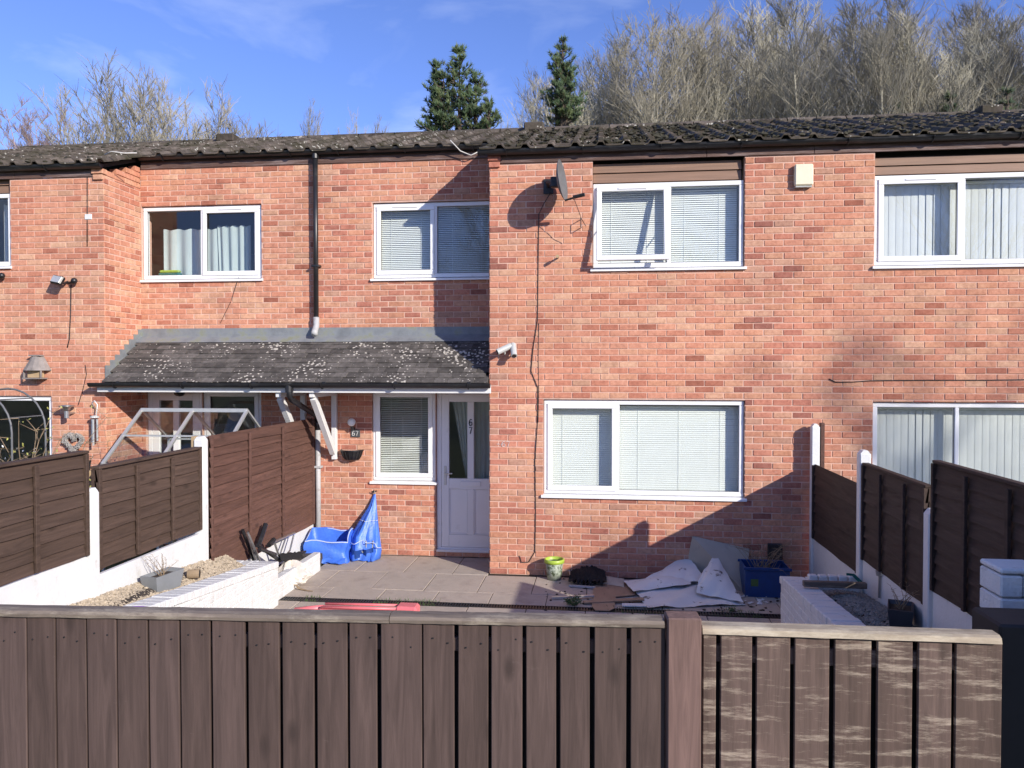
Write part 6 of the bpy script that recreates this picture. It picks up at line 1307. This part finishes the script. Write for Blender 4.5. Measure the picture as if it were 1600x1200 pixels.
# left trees
tree_to(212, 80, 24, V3[0], ('bark_grey', 'bark_grey'), 11, 'tall bare tree with upright branches above the left roof ridge', wide=1.15); tree_to(305, 118, 25, V3[1], ('bark_grey', 'bark_grey'), 11, 'bare tree with lichened upright shoots beside the tallest left tree', wide=1.1)
tree_to(385, 165, 26, V3[0], ('bark_grey', 'bark_grey'), 11, 'low bare tree at the end of the left group of trees', wide=1.3)
tree_to(255, 105, 26, V3[0], ('bark_grey', 'bark_grey'), 11, 'bare tree between the tallest left tree and its lichened neighbour', wide=1.0); tree_to(345, 140, 27, V3[1], ('bark_grey', 'bark_grey'), 11, 'bare tree between the lichened tree and the low end tree', wide=1.1)
tree_to(420, 180, 27, V3[1], ('bark_grey', 'bark_grey'), 11, 'smallest twiggy bush-like tree at the right end of the left group', wide=1.1)
tree_to(160, 120, 27, V3[1], ('bark_grey', 'bark_grey'), 11, 'bare tree half hidden behind the tallest left tree', wide=1.1)
tree_to(100, 155, 30, V4[0], ('bark_pink', 'bark_pink'), 9, 'round pinkish fine-twigged bare tree on the left', wide=1.15); tree_to(40, 188, 31, V4[0], ('bark_pink', 'bark_pink'), 9, 'lower pinkish fine-twigged bare tree at the far left', wide=1.1)
for k, (px, pt) in enumerate(((488, 155), (535, 165), (590, 180), (765, 175))): tree_to(px, pt, 28, V3[k % 2], ('bark_pink', 'bark_pink'), 11, ('slender bare saplings standing clear between the left trees and the pine', 'slender bare sapling right of the clear saplings', 'thin low sapling just left of the two-topped pine', 'thin low sapling just right of the two-topped pine')[k], wide=0.6)
# pines
def pine(px, depth, ptop, tops, label, dens=1.0, seed=1):
    rr = random.Random(seed); f = at_depth(px, depth); sc = (depth + 9.36)/F/(0.9931*(1 + 0.118*(px-800)/F)); t = thing('pine_tree', f, label, 'tree'); nd = MB(); nl = MB(); tr = MB()
    for (tpx, tpy, wpx, hpx) in tops:            # leaders: tip pixel, half width, visible height, in pixels
        tip = Vector((f.x + (tpx - px)*sc, f.y + rr.uniform(-.5,.5), CAM.z + (577 - tpy)*sc)); hgt = hpx*sc; wid = wpx*sc
        tr.tube([Vector((f.x, f.y, f.z)), Vector((tip.x, tip.y, tip.z - hgt)), tip], [0.18, 0.11, 0.02], 6, False)
        lev = int(hgt/0.20*dens)
        for i in range(lev):
            u = (i + rr.random())/lev; z = tip.z - u*hgt; rad = wid*(0.12 + 0.88*u**0.75)*rr.uniform(.6, 1.12)
            for b in range(rr.randint(4, 6)):
                az = rr.uniform(0, 6.28); L = rad*rr.uniform(.7, 1.1); d = Vector((math.cos(az), math.sin(az), rr.uniform(.15, .6))); a = Vector((tip.x, tip.y, z)); e = a + d*L
                tr.tube([a, a.lerp(e, .6) + Vector((0,0,-.08)), e], [.03, .02, .01], 4, False)
                for k in range(max(2, int(L/0.16))):
                    q = a.lerp(e, 0.35 + 0.65*(k + rr.random())/max(2, int(L/0.16))) + Vector((rr.uniform(-.12,.12), rr.uniform(-.12,.12), rr.uniform(-.06,.1))); ax = (d + Vector((rr.uniform(-.6,.6), rr.uniform(-.6,.6), rr.uniform(.2,.9)))).normalized()
                    o = ax.orthogonal().normalized(); o2 = ax.cross(o); mb = nl if rr.random() < .3 else nd
                    for n_ in range(16):
                        an = rr.uniform(0, 6.28); dr_ = (ax*rr.uniform(.5, 1.2) + (o*math.cos(an) + o2*math.sin(an))*rr.uniform(.5, 1.0)).normalized(); s = rr.uniform(.16, .30); b0 = q + ax*rr.uniform(-.08,.08); sd_ = dr_.orthogonal()  .normalized()*0.022
                        mb.add([b0 - sd_, b0 + sd_, b0 + dr_*s], [(0,1,2)])
    tr.build('trunk', MATS['bark_dark'], t); c = nd.build('crown', MATS['needles'], t); nl.build('pale_shoots', MATS['needles_light'], t)  # shoots: random share of the tufts in a paler green
pine(715, 27, 85, [(720, 84, 44, 130), (681, 98, 26, 120), (766, 165, 30, 50), (745, 122, 40, 90), (696, 128, 44, 90)], 'dark green two-topped pine rising behind the roof in the middle', 1.0, 3)
pine(880, 29, 72, [(879, 72, 30, 70), (884, 110, 40, 95), (870, 120, 34, 85)], 'narrow dark green pine spire behind the roof left of the wood', 1.0, 4)
pine(1430, 30, 140, [(1480, 150, 26, 60), (1405, 165, 20, 40), (1555, 150, 16, 50)], 'dark evergreen shrubs showing low between the stems of the wood', 0.6, 5)
# bare trees across the road behind the viewer: their shadow falls on the right wall and they show in the glass
for k, (x, y, s, v) in enumerate(((27.5, -20.5, 1.10, V2[0]), (31.5, -22.0, 1.24, V2[1]), (24.0, -21.5, 0.97, V2[2]), (14, -42, 1.15, V1[0]), (4, -45, 1.05, V1[1]), (-9, -44, 1.1, V1[2]), (23, -44, 1.2, V1[3]), (-20, -42, 1.0, V2[0]))):
    plant_tree('bare_tree', v, ('bark_grey', 'bark_grey'), (x, y, -0.1), k*1.3, (s*1.1, s*1.1, s), 'bare tree across the road facing the houses', 'bare trees across the road')
